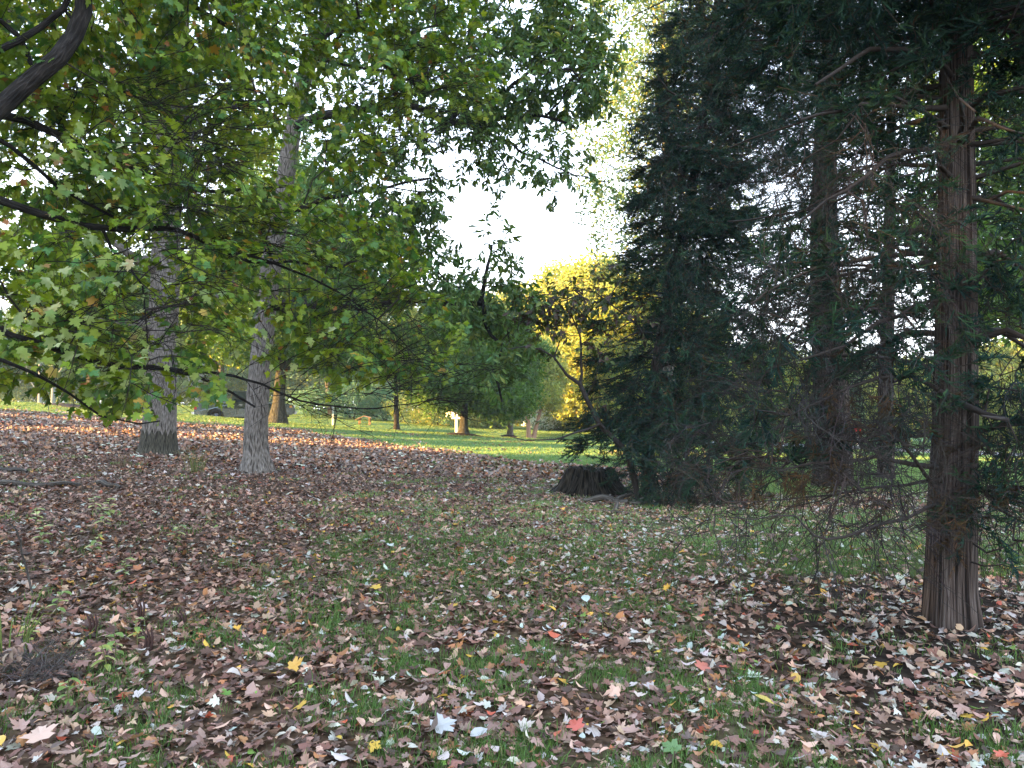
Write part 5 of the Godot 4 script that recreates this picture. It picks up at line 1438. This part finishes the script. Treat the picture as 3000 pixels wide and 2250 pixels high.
func make_litter() -> void:
	var shapes := []
	var kinds := ["maple", "maple", "maple", "maple", "maple", "maple", "oak", "oak", "oak", "lance", "lance", "oval", "oval", "oval"]
	for k in kinds: shapes.append(leaf_mesh(k, rng.randf_range(-0.3, 0.55), rng.randf_range(0.1, 1.1), rng.randf_range(-0.8, 0.8)))
	var where := []; var tints := []
	for i in shapes.size():
		where.append([]); tints.append(PackedColorArray())
	# near: one by one
	for band in [[2.3, 4.2, 8000], [4.2, 7.0, 13500], [7.0, 11.0, 25000], [11.0, 17.0, 38000]]:
		for i in band[2]:
			var d := sqrt(rng.randf_range(band[0] * band[0], band[1] * band[1]))
			var x := rng.randf_range(-0.80, 0.80) * d + rng.randf_range(-0.8, 0.8)
			if rng.randf() > litter_amount(x, d): continue
			var k := rng.randi() % shapes.size()
			var shadow := rng.randf()
			where[k].append(lie(x, -d, lerpf(0.032, 0.092, pow(rng.randf(), 1.4)) * (1.0 if d > 4.2 else 0.8), rng.randf_range(0.0, 0.04), 0.6))
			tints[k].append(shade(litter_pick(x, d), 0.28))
	for i in 1500:      # behind and beside the camera
		var x := rng.randf_range(-6, 6); var z := rng.randf_range(-2.4, 5.0)
		var k := rng.randi() % shapes.size()
		where[k].append(lie(x, z, rng.randf_range(0.05, 0.10), 0.02, 0.5)); tints[k].append(shade(pick(LITTER), 0.25))
	var root := thing("leaf_litter", "carpet of brown and pale fallen leaves over the ground", "leaves")
	root.set_meta("kind", "stuff")
	for i in shapes.size(): scatter("leaves", shapes[i], M.litter, where[i], tints[i], root)
	# farther: handfuls of leaves
	var heaps := []
	for i in 5:
		var g := Geo.new(); g.flat = true; g.tint = true
		for k in 13:
			var q := Vector3(rng.randf_range(-0.32, 0.32), rng.randf_range(0.005, 0.05), rng.randf_range(-0.32, 0.32))
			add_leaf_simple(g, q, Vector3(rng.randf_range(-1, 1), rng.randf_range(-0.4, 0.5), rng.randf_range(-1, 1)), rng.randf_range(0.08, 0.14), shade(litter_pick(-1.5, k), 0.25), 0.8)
		heaps.append(g.mesh())
	var spots := []
	for i in 13500:
		var d := sqrt(rng.randf_range(16.5 * 16.5, 38.0 * 38.0))
		var x := rng.randf_range(-0.78, 0.5) * d
		var a := litter_amount(x, d)
		if rng.randf() > maxf(a, 0.02): continue
		spots.append(Transform3D(Basis(Vector3.UP, rng.randf() * TAU), Vector3(x, hgt(x, -d), -d)))
	foliage(root, "leaves", heaps, M.litter, spots, 0.15)
	# the leaves that show largest, each by itself
	var names := [["pale tan", LITTER[0][1]], ["grey-white", LITTER[1][1]], ["pale mint grey", LITTER[2][1]], ["brown", LITTER[3][1]], ["dark brown", LITTER[4][1]], ["orange-brown", LITTER[5][1]], ["red", LITTER[6][1]], ["golden yellow", LITTER[7][1]], ["green", LITTER[8][1]], ["dull pinkish brown", LITTER[9][1]]]
	var weights := []
	for i in 10: weights.append([LITTER[i][0], i])
	var mats := []
	for e in names:
		for k in 2:
			var m := plain(shade(e[1], 0.2), 0.5)
			m.backlight_enabled = true
			m.backlight = Color(0.25, 0.25, 0.18)
			mats.append(m)
	var done := 0
	while done < 286:
		var d := sqrt(rng.randf_range(2.85 * 2.85, 4.6 * 4.6))
		var x := rng.randf_range(-0.70, 0.70) * d
		if rng.randf() > 0.35 + 0.65 * litter_amount(x, d): continue
		var k := rng.randi() % shapes.size()
		var n: int = pick(weights)
		var o := build("fallen_leaf", shapes[k], mats[n * 2 + rng.randi() % 2])
		o.transform = lie(x, -d, rng.randf_range(0.055, 0.095), rng.randf_range(0.03, 0.06), 0.5)
		var kind: String = kinds[k]
		if kind == "lance": kind = "narrow"
		var px := 512.0 + x / d * F
		var col: String = ["at the far left", "at the left", "left of centre", "just left of the middle", "just right of the middle", "right of centre", "at the right", "at the far right"][clampi(int(px / 128.0), 0, 7)]
		var row: String = "along the bottom edge" if d < 3.35 else "low in the picture" if d < 3.95 else "above the lowest leaves"
		var size_x := rng.randf_range(0.055, 0.095)
		o.transform = lie(x, -d, size_x, rng.randf_range(0.03, 0.06), 0.5)
		var lab := "%s%s %s leaf %s, %s" % ["small " if size_x < 0.068 else "large " if size_x > 0.082 else "", names[n][0], kind, row, col]
		tag(o, lab, "leaf", "%s %s leaves in the near litter" % [names[n][0], kind])
		done += 1
	# a few that stand out
	var hero := [[445, 735, "maple", 0.125, Color(0.33, 0.315, 0.29), "largest grey-white maple leaf, at the bottom centre"], [478, 742, "oval", 0.10, Color(0.33, 0.315, 0.29), "round grey-white leaf right of the largest one"], [574, 731, "maple", 0.085, Color(0.36, 0.07, 0.04), "bright red maple leaf at the bottom right of centre"], [48, 752, "maple", 0.13, Color(0.45, 0.29, 0.21), "star-shaped pinkish maple leaf at the bottom left"], [668, 750, "maple", 0.09, Color(0.08, 0.14, 0.035), "fresh green maple leaf at the bottom right"], [9, 758, "oval", 0.09, Color(0.46, 0.27, 0.03), "golden leaf in the bottom left corner"], [700, 672, "maple", 0.09, Color(0.36, 0.11, 0.07), "coral red leaf lower right of centre"], [585, 605, "oval", 0.13, Color(0.38, 0.43, 0.36), "pale mint leaf upturned in the middle of the grass"], [377, 601, "maple", 0.09, Color(0.46, 0.28, 0.04), "yellow maple leaf left of the middle grass"], [762, 700, "lance", 0.12, Color(0.42, 0.30, 0.06), "slim yellow leaf at the lower right"]]
	for h in hero:
		var d: float = EYE * 0.98 / (h[1] - 415.0) * F
		var m := plain(h[4], 0.5)
		var o := build("fallen_leaf", leaf_mesh(h[2], 0.1, 0.25, 0.1), m)
		var x: float = (h[0] - 512.0) / F * d
		o.transform = lie(x, -d, h[3], 0.06, 0.2)
		var up := Vector3(rng.randf_range(-0.2, 0.2), 1, 0.35)
		o.transform = Transform3D(frame(Vector3(rng.randf_range(-1, 1), 0.2, -0.7), up).scaled_local(Vector3.ONE * h[3]), Vector3(x, hgt(x, -d) + 0.06, -d))
		tag(o, h[5], "leaf")


# ------------------------------------------------------------------ grass
func make_grass() -> void:
	var root := thing("grass", "green grass growing through the fallen leaves and over the lawn", "grass")
	root.set_meta("kind", "stuff")
	var near := []; var mid := []; var far := []
	for i in 3:
		near.append(grass_tuft(11, 0.06, 0.025, 0.075, 0.0042, PAL.grass))
		mid.append(grass_tuft(34, 0.17, 0.03, 0.075, 0.009, PAL.lawn))
		far.append(grass_tuft(46, 0.42, 0.03, 0.08, 0.022, PAL.lawn))
	var where := []
	for band in [[2.2, 5.0, 12000], [5.0, 9.0, 20000]]:
		for i in band[2]:
			var d := sqrt(rng.randf_range(band[0] * band[0], band[1] * band[1]))
			var x := rng.randf_range(-0.78, 0.80) * d + rng.randf_range(-0.4, 0.4)
			var a := grass_amount(x, d)
			if rng.randf() > a: continue
			var s := rng.randf_range(0.7, 1.25)
			where.append(Transform3D(Basis(Vector3.UP, rng.randf() * TAU).scaled(Vector3(s, s * rng.randf_range(0.7, 1.3), s)), on_ground(x, -d)))
	foliage(root, "blades", near, M.grass, where, 0.2)
	where = []
	for i in 16000:
		var d := sqrt(rng.randf_range(8.5 * 8.5, 24.0 * 24.0))
		var x := rng.randf_range(-0.75, 0.8) * d
		var a := grass_amount(x, d)
		if rng.randf() > a * 0.9: continue
		where.append(Transform3D(Basis(Vector3.UP, rng.randf() * TAU), on_ground(x, -d)))
	foliage(root, "blades", mid, M.grass, where, 0.2)
	where = []
	for i in 14000:
		var d := sqrt(rng.randf_range(23.0 * 23.0, 60.0 * 60.0))
		var x := rng.randf_range(-0.75, 0.8) * d
		if rng.randf() > grass_amount(x, d) or absf(d - road_d(x)) < 3.1: continue
		where.append(Transform3D(Basis(Vector3.UP, rng.randf() * TAU), on_ground(x, -d)))
	foliage(root, "blades", far, M.grass, where, 0.2)


func _ready() -> void:
	rng.seed = 20231
	noise.seed = 5; noise.frequency = 0.02; noise.noise_type = FastNoiseLite.TYPE_SIMPLEX_SMOOTH
	patch.seed = 9; patch.frequency = 0.55; patch.noise_type = FastNoiseLite.TYPE_SIMPLEX_SMOOTH; patch.fractal_octaves = 3
	var cam := Camera3D.new()
	cam.name = "camera"
	cam.fov = rad_to_deg(2.0 * atan(384.0 / F))
	cam.position = Vector3(0, EYE, 0)
	cam.rotation.x = PITCH
	cam.near = 0.05
	cam.far = 900.0
	add_child(cam)
	cam.current = true
	var env := Environment.new()
	env.background_mode = Environment.BG_SKY
	var sm := ProceduralSkyMaterial.new()
	sm.sky_top_color = Color(0.66, 0.76, 0.90)
	sm.sky_horizon_color = Color(0.97, 0.985, 1.0)
	sm.sky_curve = 0.3
	sm.ground_horizon_color = Color(0.6, 0.6, 0.58)
	sm.ground_bottom_color = Color(0.25, 0.25, 0.22)
	sm.sun_angle_max = 18.0
	sm.energy_multiplier = 1.0
	var sky := Sky.new()
	sky.sky_material = sm
	env.sky = sky
	env.background_energy_multiplier = 0.6
	env.tonemap_mode = Environment.TONE_MAPPER_LINEAR
	env.tonemap_exposure = 9.2
	env.sdfgi_enabled = true
	env.ssao_enabled = true
	env.ssil_enabled = true
	env.fog_enabled = true
	env.fog_density = 0.0005
	env.fog_light_color = Color(0.80, 0.88, 0.92)
	var we := WorldEnvironment.new()
	we.name = "world_environment"
	we.environment = env
	add_child(we)
	var sun := DirectionalLight3D.new()
	sun.name = "sun"
	sun.light_energy = 1.6
	sun.light_color = Color(1.0, 0.81, 0.50)
	sun.light_angular_distance = 0.5
	sun.shadow_enabled = true
	add_child(sun)
	sun.look_at_from_position(Vector3.ZERO, Vector3(0.93, -0.17, -0.30), Vector3.UP)

	make_materials()
	rng.seed = 7100
	make_setting()
	rng.seed = 7137
	make_background()
	rng.seed = 7174
	make_maple()
	rng.seed = 7211
	make_grey_trees()
	rng.seed = 7248
	make_cedars()
	rng.seed = 7285
	make_sapling()
	rng.seed = 7322
	make_small_things()
	rng.seed = 7359
	make_litter()
	rng.seed = 7999
	make_grass()
